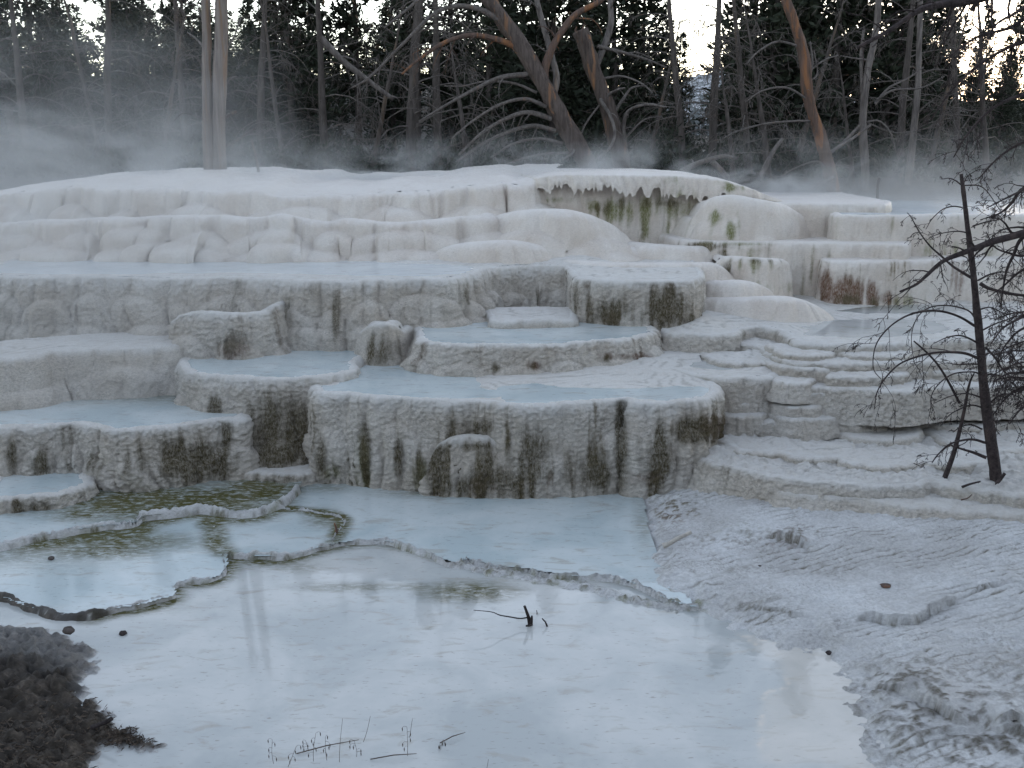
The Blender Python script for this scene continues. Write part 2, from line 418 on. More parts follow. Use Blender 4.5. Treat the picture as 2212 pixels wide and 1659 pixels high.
#@@TERRACES
# front blocks
T('long front terrace block with dark algae streaks down its wall',
  [(676, 834), (690, 846), (760, 850), (850, 858), (960, 863), (1060, 868), (1130, 873), (1250, 868), (1340, 861), (1356, 860), (1370, 867), (1440, 868), (1500, 862), (1540, 852), (1552, 842)],
  1.17, -.06, lean=.03, back=2.6, lobe=(.55, .09), levels=2, shelf=.03, domes=(36, .10, .30, .30), foot=.36, tip=.05, water=.02, lip=.03, flute=.02, rough=.028,
  pools=[[(690, 845), (700, 835), (740, 825), (760, 800), (800, 788), (900, 786), (1000, 790), (1050, 798), (1060, 806), (1030, 818), (1050, 840), (1090, 850), (1060, 860), (960, 860), (850, 856), (760, 848)],
         [(1095, 870), (1085, 855), (1090, 838), (1150, 830), (1250, 838), (1400, 838), (1480, 836), (1530, 842), (1535, 852), (1500, 858), (1440, 864), (1360, 862), (1250, 866), (1130, 870)]],
  dark=[(985, 990, 55, 95), (1080, 1045, 75, 45, .9), (1145, 1000, 45, 85), (1240, 1020, 90, 50, .65), (1345, 960, 16, 110, 1.1), (1420, 985, 40, 80, 1.1), (1490, 930, 70, 28, 1.1), (790, 990, 14, 65, .9), (903, 1010, 14, 50, .9), (862, 1000, 11, 45, .8), (693, 990, 13, 60, .8), (1010, 925, 70, 20, .8), (1300, 1030, 45, 35, .8), (1060, 985, 18, 40, .8), (950, 960, 18, 60, .7)],
  green=[(787, 1010, 16, 60, .8), (905, 1025, 16, 40, .8), (720, 1020, 30, 15, .5)], rust=[(1540, 925, 30, 22, .8), (1400, 1030, 40, 18, .7), (1190, 1040, 60, 30, .5)],
  wlabel='two pale blue pools on top of the long front terrace', seed=3)
T('low dark streaked bulge in the middle of the front wall', [(926, 1000), (948, 958), (1000, 941), (1075, 945), (1115, 962), (1150, 1005)], .83, -.06, lean=.05, back=.7, lobe=(.35, .04), levels=2, shelf=.03, domes=(14, .06, .2, .3), foot=.42, flute=.02, rough=.028,
  dark=[(950, 1010, 26, 75), (1010, 965, 60, 12, .8), (1045, 1030, 30, 60), (1100, 1020, 30, 70), (985, 1050, 40, 30, .9)], rust=[(1050, 1050, 40, 30, .6)], Y=11.16, bow=.14, seed=51)
T('rounded terrace block holding the left hand round pool',
  [(388, 778), (398, 795), (430, 806), (500, 812), (600, 816), (685, 813), (735, 804), (772, 795), (765, 780)],
  1.27, -.06, lean=.12, back=2.0, lobe=(.5, .07), levels=2, shelf=.04, domes=(16, .10, .3, .30), foot=.32, water=.02, flute=.02, rough=.028,
  dark=[(575, 940, 42, 80, 1.05), (645, 955, 38, 75, 1.05), (605, 985, 85, 28, 1.1), (460, 880, 15, 26, .8), (545, 900, 20, 40, .8)], wlabel='pale blue water in the round pool left of centre', seed=4)
T('low front terrace at the far left holding a wide misty pool',
  [(-90, 916), (0, 920), (100, 916), (180, 914), (250, 927), (330, 922), (400, 915), (460, 906), (515, 901), (532, 893)],
  .83, -.06, lean=.04, back=2.2, lobe=(.5, .08), levels=2, shelf=.05, domes=(22, .10, .32, .30), foot=.36, water=.025, flute=.02, rough=.03,
  dark=[(440, 1005, 95, 55, 1.05), (490, 960, 16, 60), (370, 1000, 28, 50, 1), (300, 1000, 50, 40, .6), (22, 990, 13, 40, .9), (90, 1000, 34, 36, .75), (200, 1000, 24, 30, .7)],
  wlabel='misty blue green pool behind the low left rim', walgae=lambda x, y, u, v: .75*ss(885, 845, v)*ss(560, 380, u), seed=5)
T('small low terrace rim at the left edge below the misty pool',
  [(-80, 1082), (0, 1078), (60, 1071), (120, 1066), (165, 1052), (195, 1040), (188, 1022)], .27, -.06, lean=.06, back=1.2, lobe=(.3, .04), water=.02, rough=.03,
  dark=[(60, 1100, 50, 20, .7), (175, 1080, 25, 25, .7)], wlabel='shallow pool on the small low rim at left', seed=6)
T('thin scaly ledge in the notch between the front blocks', [(510, 1016), (560, 1022), (620, 1024), (665, 1020), (690, 1008)], .2, -.06, lean=.06, back=.6, rough=.03, lobe=(.25, .04), dark=[(600, 1035, 90, 14, .5)], seed=8)
# second tier
T('low curved terrace with the elongated pool right of centre',
  [(900, 727), (925, 738), (1000, 743), (1100, 744), (1200, 742), (1300, 735), (1380, 725), (1415, 712), (1407, 700)], 1.55, 1.05, lean=.14, back=1.7,
  lobe=(.5, .04), levels=2, shelf=.05, water=.015, rough=.03, dark=[(1072, 795, 10, 10, .8), (1150, 792, 10, 10, .8), (1310, 775, 10, 10, .6)], rust=[(1155, 790, 16, 12, .9), (1350, 770, 60, 8, .7)], wlabel='pale blue elongated pool right of centre', seed=9)
T('long second tier terrace wall with bulging lobes',
  [(-90, 590), (0, 594), (100, 598), (200, 596), (300, 598), (400, 600), (500, 599), (570, 602), (680, 606), (800, 604), (880, 601), (960, 600), (1010, 592), (1060, 578), (1150, 571), (1220, 573), (1265, 574), (1340, 571)],
  2.2, .7, lean=.22, back=3.2, lobe=(.5, .10), levels=4, shelf=0.06, domes=(30, .12, .3, .3), lip=.02, micro=.02, flute=.018, rough=.024,
  pools=[[(-80, 590), (200, 592), (500, 590), (800, 596), (960, 592), (1010, 580), (900, 570), (500, 560), (0, 560), (-80, 560)]], water=.02, wmat=M_PALE,
  dark=[(622, 680, 13, 60, .75), (722, 690, 10, 55, .75), (1160, 640, 6, 30, .8), (1010, 640, 8, 30, .5)], wlabel='thin sheet of water on the second tier terrace', seed=12)
T('square blunt terrace block in the centre below the upper cascade', [(1231, 583), (1245, 597), (1300, 604), (1400, 607), (1480, 606), (1512, 599), (1519, 588)], 2.19, 1.2, lean=.02, back=2.5,
  lobe=(.6, .05), rough=.028, dark=[(1440, 672, 75, 42, .85), (1320, 675, 60, 32, .7), (1245, 650, 8, 50, .6), (1490, 690, 30, 20, .8)], rust=[(1330, 685, 40, 15, .4)], seed=13)
T('stepped block standing above the left round pool', [(372, 692), (400, 676), (450, 672), (520, 676), (575, 671), (592, 660)], 1.9, .9, lean=.18, back=1.2, lobe=(.4, .06), levels=2, shelf=.08, rough=.032,
  dark=[(500, 742, 50, 25, .6)], rust=[(505, 755, 40, 22, .7)], Y=13.4, bow=0.35, seed=14)
T('broad low shelf along the back of the misty left pool', [(-90, 778), (0, 772), (60, 768), (130, 756), (250, 752), (330, 748), (380, 745), (402, 735)], 1.43, .7, lean=.3, back=1.4, lobe=(.6, .08), levels=2, shelf=.08, domes=(50, .08, .3, .5), seed=15)
T('small rounded buttress against the second tier wall', [(782, 716), (795, 702), (830, 697), (858, 704), (868, 716)], 1.78, 1.1, lean=.12, back=.8, lobe=(.4, .04), dark=[(825, 755, 34, 40, .75)], Y=13.3, bow=0.3, seed=16)
T('small step beside the elongated pool', [(1062, 690), (1095, 691), (1150, 690), (1240, 688)], 1.66, 1.0, lean=.08, back=1.2, lobe=(.4, .05), seed=19)
# upper mound
T('upper mound of smooth flowing travertine',
  [(-120, 440, 3.2), (0, 420, 3.25), (60, 412, 3.3), (150, 404, 3.33), (250, 404, 3.33), (380, 404, 3.33), (400, 409, 3.32), (500, 412, 3.32), (560, 409, 3.33), (600, 420, 3.28), (650, 425, 3.27), (700, 421, 3.29), (760, 423, 3.29), (800, 419, 3.31), (860, 413, 3.34), (930, 411, 3.36), (1000, 400, 3.42), (1050, 396, 3.44), (1090, 394, 3.45), (1115, 398, 3.43), (1150, 392, 3.47), (1172, 384, 3.54)],
  3.33, 2.55, lean=0.3, pw=0.6, back=8.0, lobe=(1.3, .22), levels=2, flute=0.06, rough=.006, lip=.004, rise=.22, micro=.03, mat=M_SMOOTH, zj=.035, wig=.10, Y=18.6, bow=0.6, shelf=0.26, soft=True, seed=21)
T('middle drapery of smooth domes on the upper mound',
  [(-90, 482), (100, 476), (200, 470), (380, 465), (480, 467), (560, 470), (620, 463), (700, 478), (760, 470), (850, 480), (930, 474), (1000, 468), (1052, 462)],
  2.9, 2.08, lean=0.22, pw=0.6, back=2.5, lobe=(.95, .20), levels=3, flute=0.05, rough=.006, lip=.004, mat=M_SMOOTH, zj=.035, wig=.10, Y=17.5, bow=0.3, shelf=0.17, soft=True, seed=22)
T('big smooth dome right of the upper mound', [(1052, 486), (1085, 462), (1150, 452), (1230, 453), (1290, 470), (1322, 492), (1348, 522)], 3.0, 1.9, lean=0.55, pw=.55, back=1.6, lobe=(.7, .12), levels=3, flute=.05, rough=.005, lip=.004, mat=M_SMOOTH, Y=17.3, bow=1.0, shelf=0.12, soft=True, seed=24)
T('small smooth dome at the foot of the mound', [(945, 540), (990, 526), (1060, 520), (1120, 520), (1170, 530), (1195, 545)], 2.57, 1.6, lean=.5, pw=.5, back=1.2, lobe=(.5, .10), flute=.02, rough=.005, lip=.004, mat=M_SMOOTH, Y=16.6, bow=0.6, seed=25)
T('wide smooth step below the small dome', [(1000, 552), (1080, 545), (1180, 542), (1260, 540), (1340, 530), (1400, 540)], 2.42, 1.5, lean=.5, pw=.5, back=1.4, lobe=(.5, .10), flute=.02, rough=.005, lip=.004, mat=M_SMOOTH, Y=17.0, bow=0.6, seed=26)
# hanging curtain
T('recessed wall behind the hanging curtain, streaked green', [(1150, 390, 3.5), (1300, 391, 3.5), (1450, 393, 3.5), (1560, 400, 3.46), (1640, 425, 3.24)], 3.45, 2.2, lean=-.15, back=3.0, lobe=(.4, .06), flute=.03, rough=.006, lip=.004, mat=M_SMOOTH,
  green=[(1330, 455, 40, 25, .9), (1420, 450, 60, 30, .8), (1480, 450, 40, 25, .7), (1290, 445, 20, 15, .8), (1400, 490, 10, 30, .7), (1440, 490, 10, 25, .6), (1210, 432, 30, 8, .7)], dark=[(1300, 448, 18, 14, .8), (1340, 440, 12, 16, .7), (1440, 440, 50, 10, .8)], Y=18.6, bow=0.2, seed=27)
T('hanging travertine curtain with dripping hem',
  [(1168, 383, 3.54), (1200, 377, 3.57), (1250, 376, 3.575), (1350, 377, 3.58), (1450, 379, 3.57), (1530, 384, 3.55), (1565, 390, 3.53), (1620, 406, 3.4), (1682, 432, 3.13)],
  3.57, 3.0, lean=.10, pw=.6, back=3.5, lobe=(.3, .05), flute=.04, rough=.004, lip=.004, rise=.06, fringe=.34, mat=M_SMOOTH, wig=.03,
  green=[(1580, 405, 22, 10, .9), (1560, 395, 20, 8, .5), (1500, 425, 8, 20, .5), (1470, 432, 8, 14, .5)], Y=18.4, bow=0.3, seed=28)
# right hand upper terraces
T('rounded white knoll between curtain and upper right terraces', [(1500, 470), (1530, 430), (1580, 421), (1640, 430), (1690, 440), (1730, 462)], 3.1, 1.8, lean=.4, pw=.55, back=1.6, lobe=(.6, 0), domes=(16, .12, .3, .4), flute=.02, rough=.005, lip=.004, mat=M_SMOOTH, green=[(1550, 470, 14, 14, .8), (1578, 500, 8, 16, .9)], Y=17.5, bow=0.5, seed=29)
T('uppermost right terrace with a flat level rim', [(1612, 432), (1640, 437), (1750, 439), (1880, 439), (1915, 440), (1924, 434)], 3.09, 2.2, lean=.03, back=4, lobe=(.6, .05), flute=.02, rough=.008, lip=.012, mat=M_SMOOTH, seed=31)
T('long upper right terrace running out of the frame', [(1796, 454), (1810, 462), (1900, 463), (2000, 463), (2060, 462), (2212, 463), (2400, 468)], 2.94, 2.1, lean=.04, back=5, lobe=(.7, .06), flute=.02, rough=.008, lip=.02, water=.012, wmat=M_PALE, wlabel='bright sheet of water on the long upper right terrace', mat=M_SMOOTH, green=[(2040, 540, 120, 20, .5)], seed=32)
T('overhanging terrace shelf with a green mossy edge', [(1452, 513), (1500, 518), (1600, 521), (1700, 522), (1800, 523), (1900, 524), (1955, 526), (1968, 519)], 2.5, 1.4, lean=-.03, back=2, lobe=(.7, .07), flute=.02, rough=.010, lip=.01, mat=M_SMOOTH,
  dark=[(1530, 532, 60, 9, .9), (1560, 548, 12, 16, .9)], green=[(1590, 526, 70, 5, .8), (1620, 545, 30, 20, .35)], seed=33)
T('wide right terrace with rusty stains at its foot', [(1774, 553), (1790, 562), (1900, 563), (2000, 561), (2050, 557), (2120, 559), (2212, 561), (2400, 563)], 2.24, 1.3, lean=.05, back=2, lobe=(.6, .06), flute=.02, rough=.010, lip=.01, mat=M_SMOOTH,
  rust=[(1783, 625, 14, 36, 1.1), (1832, 638, 34, 32, 1.15), (1882, 640, 14, 32, 1.1), (1915, 645, 16, 16, .8), (2070, 600, 14, 40, .6)], dark=[(1832, 650, 24, 14, .8), (1885, 652, 10, 10, .7)], green=[(1950, 650, 60, 12, .5)], seed=34)
T('small mossy block beside the cascade steps', [(1540, 575), (1562, 554), (1620, 556), (1660, 558), (1694, 560), (1704, 572)], 2.31, 1.5, lean=.10, pw=.8, back=1.2, lobe=(.5, .05), flute=.02, rough=.010, lip=.006, mat=M_SMOOTH, dark=[(1640, 562, 40, 8, .6), (1572, 590, 10, 25, .8)], green=[(1630, 570, 40, 16, .6), (1660, 620, 50, 12, .4)], Y=16.2, bow=0.5, seed=35)
# cascade
for lab, rm, z_, zb_, ln, yy in (
    ('uppermost smooth cascade step', [(1340, 520), (1400, 526), (1480, 531), (1540, 532), (1560, 538)], 2.44, 1.6, .35, 17.1),
    ('second smooth cascade step', [(1150, 560), (1250, 563), (1330, 567), (1400, 568), (1500, 567), (1540, 568), (1560, 576), (1564, 592)], 2.27, 1.7, .3, 16.0),
    ('third smooth cascade step', [(1500, 612), (1550, 607), (1600, 605), (1630, 610), (1650, 624)], 2.04, 1.5, .3, 15.4),
    ('broad lowest smooth cascade step', [(1495, 640), (1560, 643), (1640, 641), (1700, 641), (1740, 649), (1775, 668), (1788, 690)], 1.85, 1.3, .4, 14.9)):
    T(lab, rm, z_, zb_, lean=ln, pw=.6, back=1.8, lobe=(.5, .05), flute=.03, rough=.005, lip=.004, mat=M_SMOOTH, Y=yy, bow=.5)
# right hand lower terraces
T('terrace with a broad shallow pool at right', [(1425, 706), (1445, 716), (1520, 722), (1588, 720), (1602, 711), (1640, 704), (1690, 715), (1720, 735), (1780, 741), (1860, 742), (1950, 740), (2020, 735), (2100, 731), (2212, 729), (2400, 729)], 1.52, .9, lean=.06, back=3.6, lobe=(.5, .05), rough=.024, lip=.012, water=.02, micro=.02,
  pools=[[(1735, 722), (1760, 700), (1830, 690), (1950, 690), (2040, 700), (2030, 718), (1930, 728), (1800, 728)], [(1800, 672), (1900, 660), (2100, 660), (2120, 668), (1950, 676)]], wmat=M_FILM,
  dark=[(1480, 708, 40, 5, .5)], walgae=lambda x, y, u, v: .8*ss(676, 658, v)*ss(2100, 1800, u), wlabel='grey green shallow pool at right', seed=41)
T('rounded terrace with a shallow pale pool right of the front block', [(1395, 800), (1450, 797), (1500, 808), (1560, 815), (1620, 815), (1668, 812), (1684, 802), (1690, 788)], 1.22, .5, lean=.06, back=2.2, lobe=(.5, .05), rough=.024, water=.02, lip=.02, pools=[[(1500, 790), (1490, 770), (1560, 752), (1680, 756), (1700, 775), (1640, 785), (1560, 798)]], wmat=M_FILM, wlabel='pale shallow pool right of the front block', seed=42)
for lab, rm, z_, zb_, ln, kk in (
    ('broad low shelf under the right pool wall', [(1600, 742), (1640, 746), (1700, 778), (1800, 782), (1950, 782), (2100, 778), (2400, 778)], 1.36, .9, .10, {}),
    ('left scalloped step below the right pool', [(1668, 786), (1690, 792), (1740, 794), (1785, 796), (1800, 788)], 1.30, .9, .06, {}),
    ('right scalloped step below the right pool', [(1786, 802), (1796, 812), (1840, 816), (1900, 813), (1950, 810), (1975, 800), (2060, 802), (2200, 800), (2400, 800)], 1.25, .8, .07, {}),
    ('low flat shelf in the middle of the right cascade', [(1684, 828), (1740, 834), (1790, 836), (1880, 842), (1960, 842), (2050, 832), (2400, 830)], 1.13, .7, .08, {}),
    ('small left block on the lower right cascade', [(1680, 840), (1700, 846), (1750, 849), (1782, 850), (1792, 842)], 1.06, .6, .05, {}),
    ('blocky step with a dark right end on the right cascade', [(1794, 840), (1806, 850), (1860, 852), (1915, 848), (1946, 842), (1952, 830)], 1.05, .5, .05, {'dark': [(1938, 872, 18, 14, .9)]}),
    ('low flat shelf with a rounded front on the right cascade', [(1560, 868), (1660, 876), (1740, 882), (1800, 886), (1850, 882), (1900, 884), (1980, 872), (2100, 866), (2400, 862)], .84, .4, .10, {}),
    ('thin crust step behind the dead sapling', [(1985, 905), (2050, 915), (2120, 918), (2200, 912), (2400, 905)], .64, .3, .10, {}),
    ('thin crust step right of the dead sapling', [(2070, 965), (2140, 975), (2220, 972), (2400, 968)], .56, .3, .10, {})):
    T(lab, rm, z_, zb_, lean=ln, back=1.5, lobe=(.35, .06), rough=.03, lip=.012, micro=.03, wig=.05, domes=(14, .08, .2, .4), **kk)
for i, (u_, v_, w_, z_, lab) in enumerate(((1600, 778, 70, 1.28, 'tiny scalloped lip on the shallow pale pool terrace'), (1745, 762, 60, 1.43, 'tiny scalloped lip left under the right pool wall'), (1890, 764, 80, 1.42, 'tiny scalloped lip right under the right pool wall'), (1715, 824, 45, 1.19, 'tiny scalloped lip in the middle of the right cascade'),
        (1620, 866, 60, .91, 'tiny scalloped lip beside the front block'), (1890, 872, 70, .91, 'tiny scalloped lip below the dark ended block'), (1740, 874, 60, .92, 'tiny scalloped lip left of the dark ended block'), (1610, 892, 55, .79, 'tiny scalloped lip at the left of the curved low step'), (1745, 902, 60, .79, 'tiny scalloped lip on the curved low step'),
        (1650, 972, 70, .57, 'low white lip on the left of the rough crust'), (1775, 985, 80, .565, 'low white lip in the middle of the rough crust'), (1905, 1000, 90, .56, 'low white lip left of the sapling'), (2060, 1000, 70, .565, 'low white lip just behind the sapling foot'))):
    T(lab, [(u_-w_, v_-5), (u_-w_*.7, v_+1), (u_, v_+4), (u_+w_*.7, v_+1), (u_+w_, v_-6)], z_, z_-.25, lean=.06, back=.55, lobe=(.2, .05), rough=.02, lip=.01, micro=.02, wig=.06, domes=(6, .06, .14, .3), flute=.015, seed=300+i)
T('curved low terrace step behind the rough crust', [(1548, 888), (1570, 896), (1620, 903), (1700, 910), (1770, 912), (1820, 908), (1850, 899), (1900, 888), (2000, 878), (2200, 872), (2400, 870)], .72, .3, lean=.10, back=1.6, lobe=(.6, .05), rough=.024, lip=.01, rust=[(1600, 940, 80, 12, .5)], seed=45)
T('flat disc shaped step on the rough crust', [(1808, 925), (1830, 938), (1880, 947), (1930, 949), (1975, 940), (1990, 928)], .60, .3, lean=.08, back=.7, lobe=(.4, .03), rough=.015, lip=.006, seed=46)
T('rough white crust terrace around the dead sapling', [(1441, 948), (1448, 958), (1470, 972), (1510, 988), (1560, 1005), (1640, 1022), (1720, 1035), (1800, 1042), (1900, 1047), (1985, 1047), (2012, 1038), (2080, 1050), (2212, 1068), (2420, 1090)], .5, -.02, lean=.16, back=4.2, lobe=(.5, .04), rough=.028, lip=.012, micro=.05, crust=.05, dark=[(1460, 1035, 30, 12, .5)], seed=47)
T('low front ridge of the right hand crust', [(1690, 1058), (1760, 1066), (1850, 1075), (1950, 1086), (2050, 1096), (2150, 1106), (2230, 1113), (2420, 1128)], .37, -.02, lean=.32, back=1.4, lobe=(.5, .04), rough=.024, lip=.012, micro=.03, seed=48)
#@@GROUND
# ------------------------------------------------------------------ ground sheet (pool beds, rimstone dams, banks, forest floor, hill)
def px(L, z):
    return at_z(np.array([a[0] for a in L], float), np.array([a[1] for a in L], float), z)[:, :2]
DAM_A = [(205, 1316), (250, 1305), (300, 1298), (350, 1285), (372, 1276), (372, 1256), (400, 1246), (440, 1243), (472, 1236), (486, 1215), (488, 1192), (520, 1188), (560, 1194), (610, 1193), (660, 1183), (720, 1168), (780, 1160), (830, 1161), (880, 1172), (930, 1188), (960, 1200), (985, 1208), (1010, 1200), (1040, 1206), (1080, 1218), (1130, 1219), (1180, 1228), (1240, 1236), (1300, 1238), (1350, 1246), (1400, 1262), (1440, 1285), (1500, 1302)]
DAM_A2 = [(985, 1214), (1040, 1228), (1100, 1240), (1160, 1248), (1220, 1258), (1290, 1268), (1350, 1285), (1400, 1300), (1450, 1308)]
DAM_B = [(-90, 1195), (0, 1172), (60, 1156), (110, 1146), (170, 1136), (230, 1128), (290, 1122), (310, 1110), (350, 1104), (400, 1094), (440, 1091), (480, 1098), (530, 1101), (565, 1094), (600, 1078), (625, 1062), (640, 1046)]
DAM_C = [(600, 1092), (640, 1094), (690, 1101), (725, 1108), (742, 1118), (733, 1140), (722, 1160)]
DAM_D = [(450, 1130), (465, 1150), (470, 1175), (486, 1192)]
DAM_L = [(-60, 1272), (0, 1276), (30, 1290), (60, 1302), (110, 1312), (150, 1320), (182, 1322), (210, 1315)]
dA, dA2, dB, dC, dD, dL = px(DAM_A, .07), px(DAM_A2, .02), px(DAM_B, .13), px(DAM_C, .08), px(DAM_D, .05), px(DAM_L, .07)
dA, dA2, dB, dC, dD, dL = [catmull(q, 5) for q in (dA, dA2, dB, dC, dD, dL)]
RIGHT = [(1372, 1040), (1385, 1070), (1398, 1100), (1415, 1150), (1412, 1180), (1392, 1225), (1385, 1250), (1440, 1288), (1500, 1304), (1560, 1324), (1640, 1368), (1700, 1388), (1760, 1393), (1800, 1404), (1838, 1445), (1850, 1472), (1885, 1520), (1880, 1560), (1905, 1610), (1960, 1670), (2050, 1790), (2700, 1790), (2700, 900), (1372, 900)]
pR = px(RIGHT, .02)
CTRL = [(1450, 1045, .10), (1400, 1100, .07), (1425, 1180, .10), (1440, 1285, .07), (1500, 1300, .04), (1600, 1345, .02), (1700, 1388, .02), (1800, 1400, .02), (1850, 1470, .02), (1900, 1600, .03), (2000, 1680, .03), (1600, 1095, .17), (1800, 1120, .20), (2000, 1145, .23), (2250, 1165, .27), (2500, 1180, .3),
        (1600, 1180, .09), (1500, 1200, .045), (1640, 1225, .045), (1720, 1215, .06), (1850, 1170, .16), (2212, 1220, .22), (1700, 1290, .07), (1900, 1255, .12), (2100, 1280, .15), (1850, 1335, .07), (2050, 1330, .07), (2212, 1390, .10), (1900, 1430, .04), (2000, 1460, .08), (2212, 1500, .10), (2000, 1590, .03), (2250, 1650, .07), (2500, 1400, .15), (2500, 1700, .1), (1450, 900, .1), (2000, 900, .3), (2500, 900, .35), (1450, 1240, .08), (1560, 1260, .09)]
cp = np.array([[*at_z(a, b, c)[:2], c] for a, b, c in CTRL])
def tps(x, y):
    n = len(cp); r = np.hypot(cp[:, None, 0]-cp[None, :, 0], cp[:, None, 1]-cp[None, :, 1])
    K = np.where(r > 0, r*r*np.log(r+1e-9), 0)+np.eye(n)*.05
    Pm = np.c_[np.ones(n), cp[:, :2]]
    A = np.block([[K, Pm], [Pm.T, np.zeros((3, 3))]])
    co = np.linalg.solve(A, np.r_[cp[:, 2], 0, 0, 0])
    out = co[n]+co[n+1]*x+co[n+2]*y
    for i in range(n):
        r2 = (x-cp[i, 0])**2+(y-cp[i, 1])**2+1e-9
        out = out+co[i]*.5*r2*np.log(r2)
    return out
def line_sd(x, y, L):
    best = np.full(x.shape, 1e9); sg = np.zeros(x.shape)
    for a, b in zip(L[:-1], L[1:]):
        d = b-a; t = np.clip(((x-a[0])*d[0]+(y-a[1])*d[1])/(d@d+1e-12), 0, 1)
        r = np.hypot(x-a[0]-t*d[0], y-a[1]-t*d[1]); m = r < best
        best[m] = r[m]; sg[m] = np.sign(d[0]*(y-a[1])-d[1]*(x-a[0]))[m]
    return best*sg
LEDGES = [([(1835, 1348), (1870, 1338), (1900, 1345), (1950, 1350), (1985, 1338), (2010, 1322), (2040, 1312), (2090, 1300)], .10, .07, .35),
          ([(1845, 1440), (1880, 1470), (1930, 1490), (1990, 1510), (2030, 1535), (2065, 1562), (2110, 1572)], .07, .09, .30),
          ([(2130, 1575), (2175, 1572), (2240, 1580)], .07, .08, .25),
          ([(1432, 1178), (1445, 1172), (1470, 1160), (1492, 1150)], .10, .05, .12),
          ([(1640, 1170), (1690, 1178), (1725, 1188), (1755, 1200), (1745, 1208)], .07, .07, .25),
          ([(1560, 1310), (1640, 1322), (1700, 1335), (1760, 1345)], .05, .03, .3),
          ([(1735, 1640), (1800, 1628), (1880, 1625)], .015, .03, .2)]
BANK = [(-120, 1345), (0, 1348), (60, 1352), (110, 1362), (150, 1375), (190, 1395), (212, 1420), (205, 1450), (182, 1470), (212, 1492), (190, 1502), (220, 1520), (250, 1545), (262, 1572), (290, 1580), (312, 1592), (350, 1608), (300, 1612), (232, 1600), (222, 1625), (215, 1680), (200, 1800), (-300, 1800)]
pB = px(BANK, .02)
xs = np.r_[-np.geomspace(9, 4000, 34)[::-1], np.arange(-8.95, 8.96, .024), np.geomspace(9, 4000, 34)]
ys = np.r_[np.linspace(-140, 3.2, 26), np.geomspace(3.3, 12.9, 560), np.linspace(13.1, 30, 40), np.geomspace(31, 160, 44), np.geomspace(170, 4000, 20)]
GX, GY = np.meshgrid(xs, ys)
gz = np.full(GX.shape, -.10)
soil = np.zeros(GX.shape); dk = np.zeros(GX.shape); gr = np.zeros(GX.shape); ru = np.zeros(GX.shape)
nr_ = np.abs(GX) < 9.0; nr_ &= (GY > 3.2) & (GY < 13.05)
x, y = GX[nr_], GY[nr_]; h = np.full(x.shape, -.10)
n1 = fbm(x*2, y*2, 0, 4, 5); n2 = fbm(x*9, y*9, 0, 3, 6); n3 = fbm(x*26, y*26, 0, 3, 7)
soil_, dk_, gr_, ru_ = (np.zeros(x.shape) for _ in range(4))
wx, wy = x+.05*fbm(x*4, y*4, 0, 3, 8), y+.05*fbm(x*4+30, y*4, 0, 3, 9)
# right-hand scaly slope
sR = sdf(wx, wy, pR)+.05*n2
sl = tps(x, y)
for L, z_, dh, w_ in LEDGES:
    q = line_sd(wx, wy, px(L, z_)); ln = px(L, z_)
    e0 = ss(.0, .25, np.minimum(np.hypot(x-ln[0, 0], y-ln[0, 1]), np.hypot(x-ln[-1, 0], y-ln[-1, 1])))
    sl = sl+dh*e0*np.where(q > 0, np.exp(-np.abs(q)/w_), -.35*np.exp(-np.abs(q)/.07))
    dk_ = np.maximum(dk_, .85*e0*(q < .0)*np.exp(-(q/.035)**2)*ss(-.5, .3, n3))  # shadow beneath the overhanging ledge, painted into the ground colour
qq = (sl+.030*n1+.012*n2)/.019; fr = qq-np.floor(qq)
ter = .019*(np.floor(qq)+ss(.62, .97, fr))
ph = (y*.92-.38*x)/.085+1.0*fbm(x*.8, y*1.5, 0, 3, 15)+.40*fbm(x*4, y*7, 0, 2, 16)+sl*14; sw_ = ph-np.floor(ph)
saw = np.minimum(sw_/.80, (1-sw_)/.20); patch = ss(-.55, .35, fbm(x*.9, y*1.2, 0, 3, 17)+.25*ss(1330, 1200, proj(np.stack([x, y, 0*x], 1))[1]))
sl2 = sl*.45+ter*.55+.004*n3+.006*n2+.026*saw*patch
dk_ = np.maximum(dk_, .8*patch*ss(.26, .06, np.minimum(sw_, 1-sw_))*ss(-.30, .30, fbm(x*1.8, y*5, 0, 3, 18))*(sR > .05))  # shade under each small riser, painted as dark lines
sl2 += .010*ss(1200, 1500, proj(np.stack([x, y, 0*x], 1))[1])*ss(-.2, .9, n2)
h = np.where(sR > -.35, np.maximum(h, np.minimum(sl2+.02, .02+sR*.30+.022*n2+.010*n3)), h)
# dams
for L, cz, wd, hh in ((dA, .018, .034, 1), (dA2, -.01, .04, 1), (dB, .10, .05, 1), (dC, .035, .028, 1), (dD, -.01, .06, 1), (dL, .03, .06, 1)):
    r, arc = line_dist(wx, wy, L)
    wv = wd*(1+.6*vn(arc*1.7, 3.3, 0, 3)+.22*n2)
    prof = np.exp(-np.power(np.abs(r/wv), 2.2))
    cr = cz+.045+.025*vn(arc*1.3, .7, 0, 12)+.022*n3+.012*n2
    h = np.maximum(h, -.10+(cr+.10)*prof)
    gr_ = np.maximum(gr_, .7*ss(.17, .07, r)*ss(.0, .7, n2+.4*n1)*(1-.85*ss(.6, .95, prof)))
    dk_ = np.maximum(dk_, .62*ss(wv*1.5, wv*1.05, r)*(r > wv*.45)*ss(.05, .7, n3+.5*n2))
# scaly apron below the dam
r, arc = line_dist(wx, wy, dA2); 
h = np.maximum(h, np.where(r < .3, .02-.12*ss(.0, .28, r)+.03*n3+.02*n2, -1))
